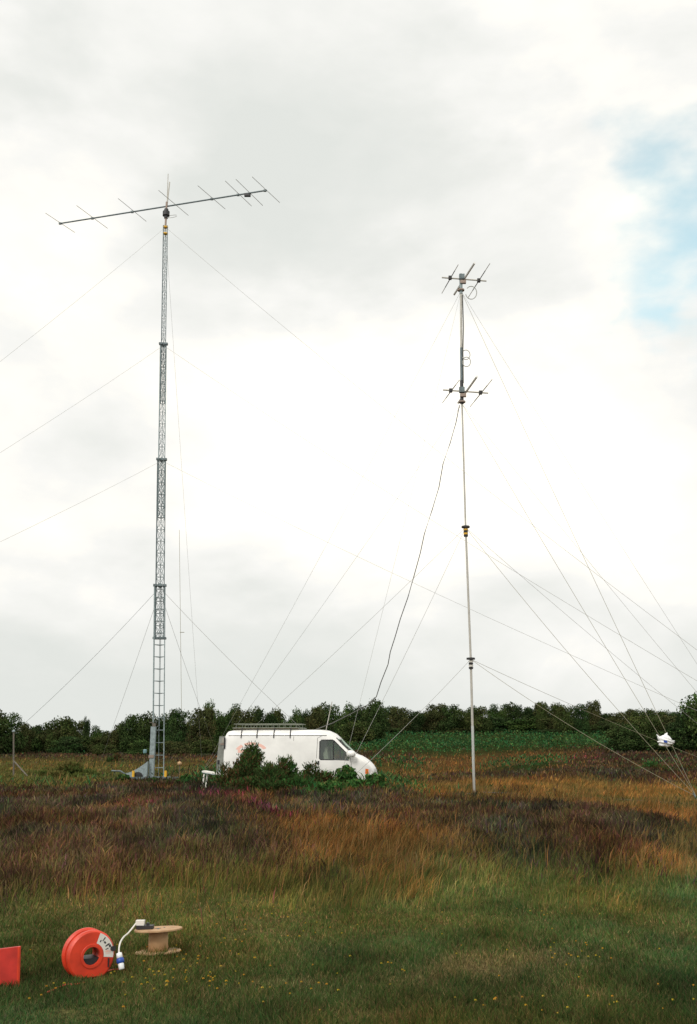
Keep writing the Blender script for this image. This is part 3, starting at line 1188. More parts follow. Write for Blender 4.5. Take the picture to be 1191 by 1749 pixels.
    f2.build('windscreen_seal', M['black'], root)
    # cab inside: seats, wheel, bulkhead
    for s in (-.45, .45):
        st = MB()
        st.box(Wp(3.72, s, 1.05), (.16, .48, .72), Matrix.Rotation(a, 3, 'Z') @ Matrix.Rotation(R(-8), 3, 'Y'))
        st.box(Wp(3.95, s, .72), (.5, .5, .18), Matrix.Rotation(a, 3, 'Z'))
        st.box(Wp(3.68, s, 1.5), (.1, .26, .2), Matrix.Rotation(a, 3, 'Z'))
        st.build('seat', M['seat'], root)
    sw = MB()
    sw.tube([Wp(4.28 + .06 * math.sin(t), -.45 + .2 * math.cos(t), 1.2 + .19 * math.sin(t)) for t in np.linspace(0, 2 * math.pi, 17)], .015, 5)
    sw.build('steering_wheel', M['black'], root)
    MB().box(Wp(4.52, 0, 1.07), (.34, 1.6, .16), Matrix.Rotation(a, 3, 'Z')).build('dashboard', M['black'], root)
    MB().box(Wp(2.6, 0, .40), (5.0, 1.72, .06), Matrix.Rotation(a, 3, 'Z')).build('floor_pan', M['galvdark'], root)
    rz = Matrix.Rotation(a, 3, 'Z')
    # seams, gutter, handle, side mouldings
    sm = MB()

    def line(pts, r):
        sm.tube([Wp(x, -side(x, z) - .001, z) for x, z in pts], r, 4)
    line([(x, 1.99) for x in np.linspace(.15, 3.75, 12)], .010)
    sm.build('roof_gutter', M['seam'], root)
    for pts in ([(3.40, .5), (3.40, 1.3), (3.42, 1.9), (3.55, 1.96)], [(2.55, .55), (2.55, 1.95)], [(4.60, 1.22), (4.66, .9), (4.62, .75)]):
        sm = MB()
        line(pts, .009)
        sm.build('door_seam', M['seam'], root)
    sm = MB()
    line([(x, .80) for x in np.linspace(.2, 3.35, 10)], .018)
    sm.build('side_moulding', M['white'], root)
    MB().box(Wp(3.47, -side(3.47, 1.05) - .012, 1.04), (.05, .03, .13), rz).build('door_handle', M['black'], root)
    # mirror
    mr = MB()
    mr.tube([Wp(4.46, -.93, 1.30), Wp(4.53, -1.08, 1.36)], .03, 6)
    mr.build('mirror_arm', M['black'], root)
    MB().lathe(Wp(4.50, -1.13, 1.36), Wp(1, -.12, -.08) - Wp(0, 0, 0), [(0, .05), (.04, .11), (.14, .125), (.24, .115), (.30, .08)], 14).build('door_mirror', M['white'], root, True)
    # lamps and bumper
    for s in (-1, 1):
        MB().quad(*[Wp(x, s * (side(x, z) + .006), z) for x, z in ((5.13, .66), (5.24, .66), (5.25, .82), (5.14, .84))][::s]).build('indicator_lamp', M['amber'], root)
        MB().quad(*[Wp(x, s * (side(x, z) + .008), z) for x, z in ((5.27, .65), (5.40, .65), (5.38, .74), (5.28, .82))][::s]).build('headlight', M['lens'], root)
    MB().box(Wp(5.40, 0, .52), (.14, 1.6, .2), rz).build('front_bumper', M['white'], root)
    MB().box(Wp(-.04, 0, .45), (.12, 1.8, .12), rz).build('rear_bumper', M['black'], root)
    for wx in (1.25, 4.55):
        for s in (-1, 1):
            ax = Wp(0, s, 0) - Wp(0, 0, 0)
            w_ = MB().lathe(Wp(wx, s * .70, .32), ax, [(0, .2), (.01, .30), (.04, .325), (.17, .325), (.20, .30), (.205, .2)], 24).build('wheel', M['rubber'], root, True)
            MB().lathe(Wp(wx, s * .895, .32), ax, [(0, .2), (.012, .19), (.02, .08), (.03, .05)], 20).build('rim', M['galv'], w_, True)
    # rear door swung out on the far side: inner face with pressings
    hx, hy = 0.0, .90
    th = R(10)
    dv = Vector((-math.cos(th), math.sin(th), 0))
    nv = Vector((-dv.y, dv.x, 0)) * 1
    dm = Matrix.Rotation(a, 3, 'Z')

    def D(s, o_, z):
        q = Vector((hx, hy, 0)) + dv * s + nv * o_
        return Wp(q.x, q.y, z)
    dd = MB()

    def dbox(s0, s1, o0, o1, za, zb, tgt):
        i = len(tgt.v)
        tap = lambda z: max(0, (z - 1.1)) * .10
        for z in (za, zb):
            tgt.v += [D(s0, o0, z), D(s1 - tap(z), o0, z), D(s1 - tap(z), o1, z), D(s0, o1, z)]
        tgt.f += [(i + 3, i + 2, i + 1, i), (i + 4, i + 5, i + 6, i + 7)] + [(i + k, i + (k + 1) % 4, i + 4 + (k + 1) % 4, i + 4 + k) for k in range(4)]
    dbox(.02, .74, 0, .05, .55, 1.1, dd)
    dbox(.02, .74, 0, .05, 1.1, 1.98, dd)
    dr = dd.build('rear_door', M['doorgrey'], root)
    dr['label'] = 'grey inner face of the open rear door'
    for (s0, s1, za, zb, mm) in ((.1, .66, 1.66, 1.72, 'brown'), (.30, .40, 1.36, 1.52, 'brown'), (.62, .70, .95, 1.1, 'black'), (.1, .5, .86, .92, 'post'), (.08, .66, .60, .78, 'galv'), (.1, .6, 1.74, 1.92, 'seat')):
        q = MB()
        dbox(s0, s1, .052, .075, za, zb, q)
        q2 = MB()
        dbox(s0, s1, -.025, -.002, za, zb, q2)
        q.f += [tuple(i + len(q.v) for i in f) for f in q2.f]
        q.v += q2.v
        q.build('door_pressing', M[mm], dr)
    MB().box(Wp(.02, -.905, 1.72), (.05, .04, .40), rz).build('hinge_cover', M['black'], root)
    # red print on the side: an arc of strokes
    e = MB()
    for (t0, t1) in ((R(158), R(128)), (R(118), R(75)), (R(66), R(28))):
        q = 8
        for i in range(q):
            ta, tb = t0 + (t1 - t0) * i / q, t0 + (t1 - t0) * (i + 1) / q
            pp = [(1.02 + r_ * math.cos(t) * 1.15, 1.36 + r_ * math.sin(t) * .72) for r_, t in ((.42, ta), (.54, ta), (.54, tb), (.42, tb))]
            e.quad(*[Wp(x, -side(x, z) - .004, z) for x, z in pp])
    e.quad(*[Wp(x, -side(x, z) - .004, z) for x, z in ((.52, 1.38), (.74, 1.38), (.74, 1.48), (.52, 1.48))])
    e.build('emblem', M['red'], root)
    # roof rack
    rk = thing('roof_rack', Wp(1.5, 0, 2.2), 'dark tubular rack', 'rack')
    rk.parent = root
    rk.location = Wp(1.5, 0, 2.2) - Wp(2.6, 0, 0)
    del rk['category']
    del rk['label']
    x0, x1, zz = .28, 2.72, 2.40
    c0 = .12
    rect = lambda z, r, e_: [Wp(x0 - e_, -.72 + c0, z), Wp(x0 + c0 - e_, -.72, z), Wp(x1 - c0 + e_, -.72, z), Wp(x1 + e_, -.72 + c0, z), Wp(x1 + e_, .72 - c0, z), Wp(x1 - c0 + e_, .72, z), Wp(x0 + c0 - e_, .72, z), Wp(x0 - e_, .72 - c0, z), Wp(x0 - e_, -.72 + c0, z)]
    MB().tube(rect(zz, .016, .0), .016, 6).build('rail', M['rack'], rk)
    MB().tube(rect(zz - .14, .016, .04), .018, 6).build('rail', M['rack'], rk)
    for i in range(11):
        x = x0 + .12 + i * (x1 - x0 - .24) / 10
        for s in (-1, 1):
            MB().tube([Wp(x, s * .72, zz - .14), Wp(x, s * .72, zz)], .011, 5).build('upright', M['rack'], rk)
        MB().tube([Wp(x, -.72, zz - .15), Wp(x, .72, zz - .15)], .013, 5).build('crossbar', M['rack'], rk)
    MB().box(Wp((x0 + x1) / 2, -.62, zz - .165), (x1 - x0 - .1, .12, .03), rz).build('board', M['rackwood'], rk)
    for x in (.62, 1.20, 1.82, 2.42):
        for s in (-1, 1):
            MB().tube([Wp(x, s * .72, zz - .14), Wp(x, s * .80, 2.14), Wp(x, s * (side(x, 2.0) + .012), 2.02), Wp(x, s * (side(x, 1.9) + .014), 1.90)], .020, 5).build('rack_foot', M['black'], rk)
    # whip aerial on the roof
    q = Wp(3.62, -.2, 2.16)
    wv = MB()
    wv.tube([q, q + Vector((.22, 0, 1.05))], .016, 5)
    wv.build('roof_aerial', M['alu'], root)
    return root


# ------------------------------------------------------------------ table
def build_table():
    a, b = at(345, 1316.5, 34.4), at(402, 1325.5, 34.0)
    root = thing('folding_table', (a.x, a.y, gz(a.x, a.y)), 'white folding table with drooping top beside the gorse bush', 'table')
    d = (b - a)
    y = Vector((.05, .55, 0))
    t = MB()
    for off in (0,):
        i = len(t.v)
        for z in (-.045, .0):
            t.v += [a + Vector((0, 0, z)), b + Vector((0, 0, z)), b + y + Vector((0, 0, z)), a + y + Vector((0, 0, z))]
        t.f += [(i + 3, i + 2, i + 1, i), (i + 4, i + 5, i + 6, i + 7)] + [(i + k, i + (k + 1) % 4, i + 4 + (k + 1) % 4, i + 4 + k) for k in range(4)]
    t.build('tabletop', M['table'], root)
    MB().tube([a + Vector((.02, .01, -.06)), b + Vector((-.02, .01, -.06))], .02, 6).build('rail', M['galv'], root)
    l0 = at(349, 1322, 34.4)
    l1 = at(344, 1362, 34.4)
    for k, off in enumerate((Vector((0, .03, 0)), y * .9)):
        MB().tube([l0 + off, l1 + off], .030, 7).build('leg', M['table'], root)
        r0, r1 = b + Vector((-.15, 0, -.03)) + off, b + Vector((-.08, 0, -.75)) + off
        MB().tube([r0, r1], .022, 7).build('leg', M['table'], root)
    # knotted rag at the foot of the leg
    c = at(345, 1347, 34.35)
    rg = MB()
    rg.lathe(c + Vector((0, 0, -.28)), (0.02, 0, 1), [(0, .05), (.1, .075), (.2, .06), (.3, .085), (.38, .05)], 9)
    rg.tube([c, c + Vector((.10, 0, .12))], .03, 5, .012)
    rg.tube([c, c + Vector((-.12, 0, .06))], .035, 5, .012)
    o = rg.build('rag', M['seat'], origin=c)
    tag(o, 'pale rag knotted round the leg of the folding table', 'rag')


# ------------------------------------------------------------------ foreground: reel, drum, box, board
def build_reel():
    p = ground(150, 1668)
    al = R(33)
    nrm = Vector((math.sin(al), -math.cos(al), 0))
    ux = Vector((math.cos(al), math.sin(al), 0))
    up = Vector((0, 0, 1))
    Rr = .172
    c = Vector((p.x, p.y, p.z + .155))
    root = thing('cable_reel', (p.x, p.y, p.z), 'round bright orange plastic cable reel standing on its flat foot in grass', 'cable reel')

    def outline(r, flat, n=48):
        pts = []
        for i in range(n):
            t = 2 * math.pi * i / n
            x, z = r * math.cos(t), r * math.sin(t)
            # flat foot with slightly flared corners
            if z < -flat:
                z = -flat
                x = max(-r * .66, min(r * .66, x * 1.05))
            pts.append((x, z))
        return pts

    def ring(d0, d1, ro, ri, flat, name, m, bev=.008):
        """annular plate between depth d0 and d1 along the face normal, with rounded edges"""
        n = 48
        prof = [(d0, ri, 0), (d0, ro - bev, 1), (d0 + bev, ro, 1), (d1 - bev, ro, 1), (d1, ro - bev, 1), (d1, ri, 0)]
        b = MB()
        for (dp, r, isout) in prof:
            o_ = outline(r, flat * (r / ro) if isout else 9, n)
            b.v += [c + nrm * dp + ux * x + up * z for x, z in o_]
        k = len(prof)
        for i in range(k):
            for j in range(n):
                p_, q_ = i * n + j, i * n + (j + 1) % n
                p2, q2 = ((i + 1) % k) * n + j, ((i + 1) % k) * n + (j + 1) % n
                b.f.append((p_, q_, q2, p2))
        return b.build(name, m, root)
    ring(.012, .062, Rr, .060, .148, 'front_flange', M['orange'], .012)
    ring(-.05, .012, Rr * .90, .066, .132, 'drum', M['orange'])
    ring(-.095, -.05, Rr, .060, .148, 'rear_flange', M['orange'], .012)
    # raised ring round the hole and rib lines
    ring(.062, .068, .082, .062, 9, 'hole_rim', M['orange'], .002)
    # black tray at the bottom of the hole
    b = MB()
    n = 16
    for dp in (-.08, .05):
        b.v += [c + nrm * dp + ux * (.0595 * math.cos(t)) + up * (.0595 * math.sin(t)) for t in np.linspace(math.pi * 1.08, math.pi * 1.92, n)]
    b.f = [tuple(range(n))[::-1], tuple(range(n, 2 * n))] + [(i, i + 1, n + i + 1, n + i) for i in range(n - 1)] + [(n - 1, 0, n, 2 * n - 1)]
    b.build('inner_tray', M['black'], root)
    # paper label on the upper right of the face
    lb = MB()
    q = 10

    def sec(r0, r1, t0, t1, off, tgt, q=8):
        for i in range(q):
            ta, tb = t0 + (t1 - t0) * i / q, t0 + (t1 - t0) * (i + 1) / q
            tgt.quad(*[c + nrm * off + ux * (r * math.cos(t)) + up * (r * math.sin(t)) for r, t in ((r0, ta), (r1, ta), (r1, tb), (r0, tb))][::-1])
    sec(.088, .160, R(-8), R(70), .0635, lb)
    lb.build('paper_label', M['labelw'], root)
    pr = MB()
    for (r0, r1, t0, t1) in ((.118, .130, 38, 46), (.112, .146, 28, 32), (.135, .150, 20, 27), (.104, .128, 18, 21), (.12, .15, 50, 53), (.105, .12, 56, 60)):
        sec(r0, r1, R(t0), R(t1), .0645, pr, 3)
    pr.build('label_print', M['black'], root)
    pr = MB()
    for (r0, r1, t0, t1) in ((.102, .145, 8, 11), (.102, .14, 3, 5), (.10, .125, 12, 15)):
        sec(r0, r1, R(t0), R(t1), .0645, pr, 3)
    pr.build('label_print', M['red'], root)
    MB().tube([c + nrm * .05 + ux * .150 + up * .035, c + nrm * .078 + ux * .155 + up * .038], .018, 12).build('winding_knob', M['black'], root)
    MB().box(c + nrm * .062 + ux * .125 - up * .055, (.008, .012, .06), Matrix.Rotation(al, 3, 'Z')).build('slot', M['black'], root)
    MB().tube([c + nrm * .05 + ux * .10 - up * .125, c + nrm * .05 + ux * .165 + up * -.01], .006, 6).build('moulded_rib', M['orange'], root)
    CLEAR.append((p.x, p.y, .10))
    # orange lead trailing over the grass
    for pts, lab in (((( 78, 1703), (95, 1699), (112, 1694), (128, 1690), (146, 1686)), 'orange lead lying in the grass in front of the cable reel'),):
        b = MB()
        w_ = [ground(x, y) + Vector((0, 0, .012)) for x, y in pts]
        b.tube(w_, .006, 6)
        tag(b.build('orange_lead', M['orange'], origin=w_[0]), lab, 'cable')
    b = MB()
    w_ = [ground(172, 1670) + Vector((0, 0, .03)), ground(186, 1666) + Vector((0, 0, .03)), ground(200, 1661) + Vector((0, 0, .015)), ground(210, 1660)]
    b.tube(w_, .006, 6)
    b.build('lead', M['orange'], root)


def build_drum():
    p = ground(270, 1634)
    root = thing('wooden_cable_drum', p, 'empty plywood cable drum standing on its side flange in grass', 'cable drum')
    tl = Matrix.Rotation(R(-2.5), 3, 'Y') @ Matrix.Rotation(R(-3.5), 3, 'X')
    ax = tl @ Vector((0, 0, 1))
    o = p + Vector((0, 0, .02))
    MB().lathe(o, ax, [(0, .175), (.0015, .178), (.011, .178), (.0125, .175)], 40).build('lower_flange', M['ply'], root)
    MB().lathe(o + ax * .0125, ax, [(0, .078), (.148, .074)], 28).build('core', M['cardboard'], root, True)
    MB().lathe(o + ax * .161, ax, [(0, .184), (.002, .187), (.012, .187), (.014, .184)], 44).build('upper_flange', M['ply'], root)
    top = o + ax * .175
    MB().lathe(top + Vector((0, 0, .0)), ax, [(0, .022), (.0015, .022)], 16).build('spindle_hole', M['black'], root)
    for t in (40, 160, 280):
        MB().lathe(top + tl @ Vector((.055 * math.cos(R(t)), .055 * math.sin(R(t)), 0)), ax, [(0, .008), (.004, .006)], 8).build('bolt', M['galvdark'], root)
    CLEAR.append((p.x, p.y, .09))
    # socket block
    s = top + Vector((-.135, -.02, .0))
    sk = thing('socket_block', s, 'white socket block on a black base at the left edge of the drum', 'socket')
    MB().box(s + Vector((.035, 0, .014)), (.13, .07, .026)).build('base', M['black'], sk)
    MB().box(s + Vector((-.005, 0, .046)), (.066, .05, .036)).build('housing', M['labelw'], sk)
    MB().box(s + Vector((.055, 0, .036)), (.02, .03, .018)).build('switch', M['black'], sk)
    # white lead arching down to the blue plug
    y = s.y - .01
    yend = 7.72
    pts = [s + Vector((-.035, -.005, .045))]
    for q_, (x, yy) in enumerate(((220, 1593), (212, 1600), (206, 1609), (203.5, 1620), (203.5, 1628))):
        pts.append(at(x, yy, y + (yend - y) * (q_ + 1) / 5))
    b = MB()
    # smooth by subdividing
    sm = []
    for i in range(len(pts) - 1):
        p0, p1, p2, p3 = pts[max(i - 1, 0)], pts[i], pts[i + 1], pts[min(i + 2, len(pts) - 1)]
        for k in range(4):
            t = k / 4
            sm.append(.5 * ((2 * p1) + (p2 - p0) * t + (2 * p0 - 5 * p1 + 4 * p2 - p3) * t * t + (3 * p1 - p0 - 3 * p2 + p3) * t ** 3))
    sm.append(pts[-1])
    b.tube(sm, .0065, 7)
    rt = thing('power_lead', pts[-1], 'short white power lead arching from the socket block down to a blue plug', 'lead')
    b.build('flex', M['labelw'], rt, True)
    e = pts[-1]
    dn = (at(207, 1648, yend - .02) - e).normalized()
    MB().lathe(e, dn, [(-.004, .010), (0, .020), (.03, .022), (.034, .016)], 14).build('plug_collar', M['bag'], rt, True)
    MB().lathe(e + dn * .034, dn, [(0, .020), (.005, .027), (.032, .027), (.036, .02)], 14).build('blue_plug', M['blue'], rt, True)
    MB().lathe(e + dn * .068, dn, [(0, .018), (.004, .021), (.04, .020), (.044, .016)], 14).build('plug_end', M['bag'], rt, True)


def build_board():
    p = ground(28, 1688)
    root = thing('plastic_board', p, 'flat red orange plastic panel standing in grass at the left edge', 'panel')
    a, b = at(29, 1687, p.y), at(26.5, 1613, p.y)
    h = b.z - a.z + .03
    dv = Vector((-1, .10, 0)).normalized()
    m = MB()
    n = 8
    # slightly bowed sheet with a return lip
    th = Vector((-.10, -.995, 0)) * -.03
    for off in (Vector((0, 0, 0)), th):
        for k in range(n + 1):
            s = k / n * .42
            bow = Vector((0, 1, 0)) * (.05 * (k / n) ** 2)
            lo = p + dv * s + bow + off + Vector((.012, 0, -.03 - s * .06))
            hi = p + dv * s + bow + off + Vector((0, 0, h - .05 - s * .14 + .05 * (1 - (1 - k / n) ** 2) * 0))
            m.v += [lo, hi]
    N2 = 2 * (n + 1)
    for k in range(n):
        a_ = 2 * k
        m.f += [(a_, a_ + 2, a_ + 3, a_ + 1), (N2 + a_, N2 + a_ + 1, N2 + a_ + 3, N2 + a_ + 2), (a_ + 1, a_ + 3, N2 + a_ + 3, N2 + a_ + 1), (a_, N2 + a_, N2 + a_ + 2, a_ + 2)]
    m.f += [(0, 1, N2 + 1, N2), (2 * n, N2 + 2 * n, N2 + 2 * n + 1, 2 * n + 1)]
    m.build('plastic_sheet', M['orange2'], root)
    MB().tube([p + Vector((.012, 0, -.02)), p + Vector((.0, 0, h - .05))], .010, 6).build('edge_bead', M['orange'], root)


# ------------------------------------------------------------------ wildflowers
def build_flowers():
    acc = Acc()
    spots = [(330, 1690, 60, 14, 60), (360, 1645, 40, 14, 24), (240, 1690, 90, 25, 22), (420, 1595, 60, 12, 26), (545, 1600, 30, 10, 12), (940, 1572, 50, 10, 18),
             (980, 1652, 40, 16, 34), (900, 1735, 120, 10, 28), (680, 1665, 30, 5, 10), (200, 1650, 60, 20, 10), (1080, 1740, 80, 8, 12), (500, 1700, 80, 20, 26), (350, 1560, 90, 8, 8), (240, 1568, 20, 6, 8), (1010, 1522, 60, 8, 6), (150, 1720, 90, 15, 12), (700, 1640, 400, 80, 50)]
    for (cx, cy, sx, sy, n) in spots:
        for _ in range(int(n * .55)):
            g_ = ground(cx + rnd.gauss(0, sx * .9), min(1745, cy + rnd.gauss(0, sy * 1.0)))
            h = rnd.uniform(.04, .10)
            c = g_ + Vector((0, 0, h))
            r = rnd.uniform(.0045, .009)
            col = rnd.choice([(.48, .27, .03), (.46, .22, .03), (.46, .31, .05), (.38, .28, .03)])
            V = [c + Vector((0, 0, -.004))]
            k = 6
            V = np.array([[c.x + r * math.cos(t + .2), c.y + r * math.sin(t + .2), c.z + .006 * math.sin(3 * t)] for t in np.linspace(0, 2 * math.pi, 9)[:-1]] + [[c.x, c.y, c.z + r * .7]])
            T = np.array([[i, (i + 1) % 8, 8] for i in range(8)])
            acc.add(V, np.zeros((0, 4), int), T, np.tile(np.array(col), (9, 1)))
            st = np.array([[g_.x - .002, g_.y, g_.z], [g_.x + .002, g_.y, g_.z], [c.x, c.y, c.z]])
            acc.add(st, np.zeros((0, 4), int), np.array([[0, 1, 2]]), np.tile(np.array((.04, .07, .02)), (3, 1)))
    acc.link('wildflowers', 'small yellow wildflowers scattered in the foreground grass')


# ------------------------------------------------------------------ trees and bushes
def leaf_cloud(lobes, n, size, pal, up=.0, seed=0, aspect=.7, spiky=False, shell=.62):
    r = np.random.default_rng(seed)
    L_ = np.array(lobes)
    vol = (L_[:, 3] * L_[:, 4] * L_[:, 5]) ** (2 / 3)
    k = r.choice(len(L_), n, p=vol / vol.sum())
    d = r.normal(size=(n, 3))
    d /= np.linalg.norm(d, axis=1, keepdims=True)
    rad = r.uniform(shell, 1.0, n) ** .6
    c = L_[k]
    wob = 1 + .22 * np.sin(d[:, 0] * 5 + k) * np.cos(d[:, 2] * 6 + k * 2) + .12 * np.sin(d[:, 1] * 11 + k * 3)
    P = c[:, :3] + d * c[:, 3:6] * (rad * wob)[:, None]
    keep = P[:, 2] > 0.02
    P, d, k = P[keep], d[keep], k[keep]
    n = len(P)
    nr = d + r.normal(0, .75, (n, 3))
    nr /= np.linalg.norm(nr, axis=1, keepdims=True)
    t = np.cross(nr, r.normal(size=(n, 3)))
    if spiky:
        t = d * .7 + np.array([0, 0, .9]) + r.normal(0, .45, (n, 3))
        nr = np.cross(t, r.normal(size=(n, 3)))
        nr /= np.linalg.norm(nr, axis=1, keepdims=True)
    t /= np.linalg.norm(t, axis=1, keepdims=True)
    b = np.cross(nr, t)
    s = (size * r.uniform(.55, 1.35, n))[:, None]
    V = np.stack([P - t * s, P + b * s * aspect, P + t * s, P - b * s * aspect], 1).reshape(-1, 3)
    i = np.arange(n) * 4
    q = np.stack([i, i + 1, i + 2, i + 3], 1)
    pal = np.array(pal)
    lobecol = r.integers(0, len(pal), len(L_))
    mixk = r.random(n) < .55
    ci = np.where(mixk, lobecol[k], r.integers(0, len(pal), n))
    C = pal[ci] * (1 + r.normal(0, .2, (n, 1)))
    C = np.clip(C, .004, .9)
    return V, q, np.repeat(C, 4, axis=0)


def crown_mesh(name, lobes, n, size, pal, **kw):
    V, q, C = leaf_cloud(lobes, n, size, pal, **kw)
    return fast_mesh(name, V, [q], C, M['leaf'])


TREEPAL = [(.034, .062, .020), (.048, .082, .026), (.026, .046, .016), (.062, .088, .028), (.050, .060, .026)]
PF = [(1, 1, 1), (1.35, 1.15, 1.1), (.8, .85, .9), (1.1, 1.2, 1.0), (1.5, 1.05, 1.2), (.9, 1.05, 1.05), (1.25, 1.3, 1.2)]


def tree_variant(i):
    """crown about 1 wide (radius .5) and 1 high"""
    r = random.Random(100 + i)
    lobes = []
    nl = r.randint(15, 21)
    for k in range(nl):
        z = r.uniform(.14, .84)
        rr = .40 * math.sqrt(max(.05, 1 - ((z - .42) / .56) ** 2))
        t = r.uniform(0, 2 * math.pi)
        q = rr * r.uniform(.3, 1.0)
        s = r.uniform(.12, .22)
        lobes.append((q * math.cos(t), q * math.sin(t), z, s * 1.2, s * 1.2, s * .85))
    lobes.append((0, 0, .40, .36, .36, .38))
    lobes.append((.1, .05, .3, .30, .30, .28))
    lobes.append((-.12, -.05, .35, .28, .28, .3))
    cm = crown_mesh('crown', lobes, 10500, .019, [tuple(c * f for c, f in zip(q, PF[i])) for q in TREEPAL], seed=200 + i, aspect=.85, shell=.35)
    b = MB()
    b.tube([(0, 0, -.05), (.01, 0, .25), (0, .01, .5)], .035, 7, .018)
    for k in range(6):
        l_ = lobes[k]
        b.tube([(0, 0, .18 + .04 * k), Vector(l_[:3]) * .6 + Vector((0, 0, .12)), Vector(l_[:3])], .014, 5, .004)
    me = bpy.data.meshes.new('trunk')
    me.from_pydata([tuple(v) for v in b.v], [], b.f)
    me.materials.append(M['bark'])
    return cm, me


def build_trees():
    var = [tree_variant(i) for i in range(7)]

    counts = {}
    ORD = ['first', 'second', 'third', 'fourth', 'fifth', 'sixth', 'seventh', 'eighth', 'ninth', 'tenth', 'eleventh', 'twelfth', 'thirteenth', 'fourteenth']

    def row(spec, Y, dY, marks, group, hi='skyline'):
        """a row of trees, each told apart by its tier and its place counted from a landmark"""
        spec = sorted(spec)
        for tier in (0, 1):
            cut = [q for q in spec if (q[1] > 1219 + (Y < 125) * 9) == bool(tier)]
            for i, (x, t, w_) in enumerate(cut):
                lab = '%s tree %s, %s from the left' % (('skyline', 'shorter front')[tier], marks, ORD[i])
                tree(x, t, w_, Y + rnd.uniform(-dY, dY), lab, group)

    def tree(px, top, wpx, Y, label, group=None, vi=None, name='broadleaf_tree', hs=1.0, base=None):
        p = at(px, top, Y)
        zb = float(base_h(np.array([p.x]), np.array([Y]))[0]) - .2 if base is None else base
        h = p.z - zb
        wm = wpx / F * Y * .97
        t = thing(name, (p.x, Y, zb), label, 'tree', group)
        cm, tm = var[rnd.randrange(7) if vi is None else vi]
        a = rnd.uniform(0, 6.28)
        cr, tr = link('crown', cm, parent=t), link('trunk', tm, parent=t)
        for o in (cr, tr):
            o.rotation_euler = (0, 0, a)
            o.scale = (wm, wm, h * hs * 1.02)
        return t
    # the skyline: x, top, width, distance
    A = 'trees behind the mast and grass at left'
    tree(12, 1209, 66, 112, 'rounded dark tree filling the left edge of the wood')
    tree(42, 1228, 40, 116, 'low tree next to the rounded one at the left edge', A)
    row(((72, 1229, 48), (104, 1215, 62), (132, 1221, 50), (92, 1238, 60), (56, 1246, 56)), 122, 6, 'between left edge and pointed sapling', A)
    tree(150, 1217, 15, 118, 'thin pointed sapling poking above the trees left of the mast', name='sapling', vi=2)
    row(((168, 1238, 44), (190, 1243, 42), (160, 1252, 60), (205, 1246, 40), (120, 1256, 70), (20, 1255, 60)), 118, 5, 'in the dip left of the mast', A)
    Bg = 'trees between the lattice mast and the van'
    row(((222, 1217, 46), (246, 1212, 54), (268, 1222, 40), (290, 1211, 46), (308, 1207, 48), (345, 1199, 54), (366, 1195, 50), (230, 1242, 70), (284, 1238, 70), (335, 1232, 80), (205, 1230, 30)), 118, 7, 'behind lattice mast and van rear', Bg)
    row(((300, 1262, 60), (350, 1258, 60), (245, 1262, 60), (180, 1268, 50)), 104, 4, 'of low scrub behind the mast foot', 'low scrub before the wood')
    C_ = 'trees of the wood above the van roof'
    row(((392, 1200, 50), (414, 1203, 44), (434, 1196, 40), (456, 1204, 44), (478, 1200, 40), (500, 1207, 44), (522, 1206, 40), (542, 1199, 44), (562, 1196, 50), (590, 1199, 50), (614, 1197, 44), (400, 1226, 80), (450, 1228, 80), (500, 1230, 80), (550, 1226, 80), (600, 1224, 80), (380, 1250, 70), (560, 1250, 80), (610, 1248, 70)), 130, 9, 'above the van roof', C_)
    tree(640, 1189, 48, 128, 'taller tree rising behind the hanging feeder cable above the van bonnet')
    D_ = 'trees of the wood right of the van'
    row(((664, 1204, 40), (684, 1202, 44), (706, 1208, 40), (722, 1210, 34), (744, 1196, 50), (768, 1200, 44), (792, 1203, 44), (820, 1198, 50), (846, 1202, 44), (870, 1197, 46), (896, 1199, 44), (920, 1193, 40), (640, 1225, 70), (690, 1225, 80), (740, 1222, 80), (790, 1226, 80), (845, 1224, 90), (900, 1222, 90), (665, 1240, 60), (720, 1242, 70), (775, 1242, 70), (830, 1243, 70), (885, 1240, 70)), 182, 10, 'around the tubular mast', D_)
    E_ = 'trees of the far wood near the right edge'
    row(((944, 1193, 40), (966, 1196, 40), (988, 1200, 36), (1030, 1211, 40), (1054, 1212, 44), (1076, 1206, 40), (950, 1222, 80), (1000, 1224, 80), (1040, 1230, 60), (1100, 1204, 50), (1125, 1207, 50), (1150, 1214, 44), (940, 1243, 70), (990, 1244, 70), (1030, 1246, 50)), 178, 9, 'between tubular mast and bag', E_)
    tree(1011, 1190, 34, 176, 'spindly open pine standing above the far wood right of the tubular mast', name='pine_tree', vi=4)
    tree(926, 1190, 24, 176, 'small dark pointed crown above the wood right of tubular mast', name='pine_tree', vi=1)
    Fg = 'dark thicket at right'
    row(((1066, 1232, 70), (1095, 1212, 80), (1130, 1214, 84), (1085, 1245, 90), (1130, 1243, 90), (1160, 1232, 70), (1180, 1246, 80)), 104, 4, 'behind the snagged bag', Fg)
    tree(1204, 1158, 100, 100, 'tallest tree cut off by the right edge of the picture')
    tree(1172, 1203, 50, 102, 'tree leaning on the tallest one at the right edge')
    for k, (x, t, w_) in enumerate(((1250, 1190, 90), (1310, 1205, 90), (1380, 1200, 90), (1450, 1205, 100))):
        tree(x, t, w_, 108 + rnd.uniform(-5, 5), 'tree of the wood past the right picture edge, %s from the edge' % ORD[k], 'trees beyond the picture edges')
    for k, (x, t, w_) in enumerate(((-40, 1215, 70), (-90, 1220, 80), (-150, 1210, 80), (-220, 1215, 90))):
        tree(x, t, w_, 108 + rnd.uniform(-5, 5), 'tree of the wood past the left picture edge, %s from the edge' % ORD[k], 'trees beyond the picture edges')


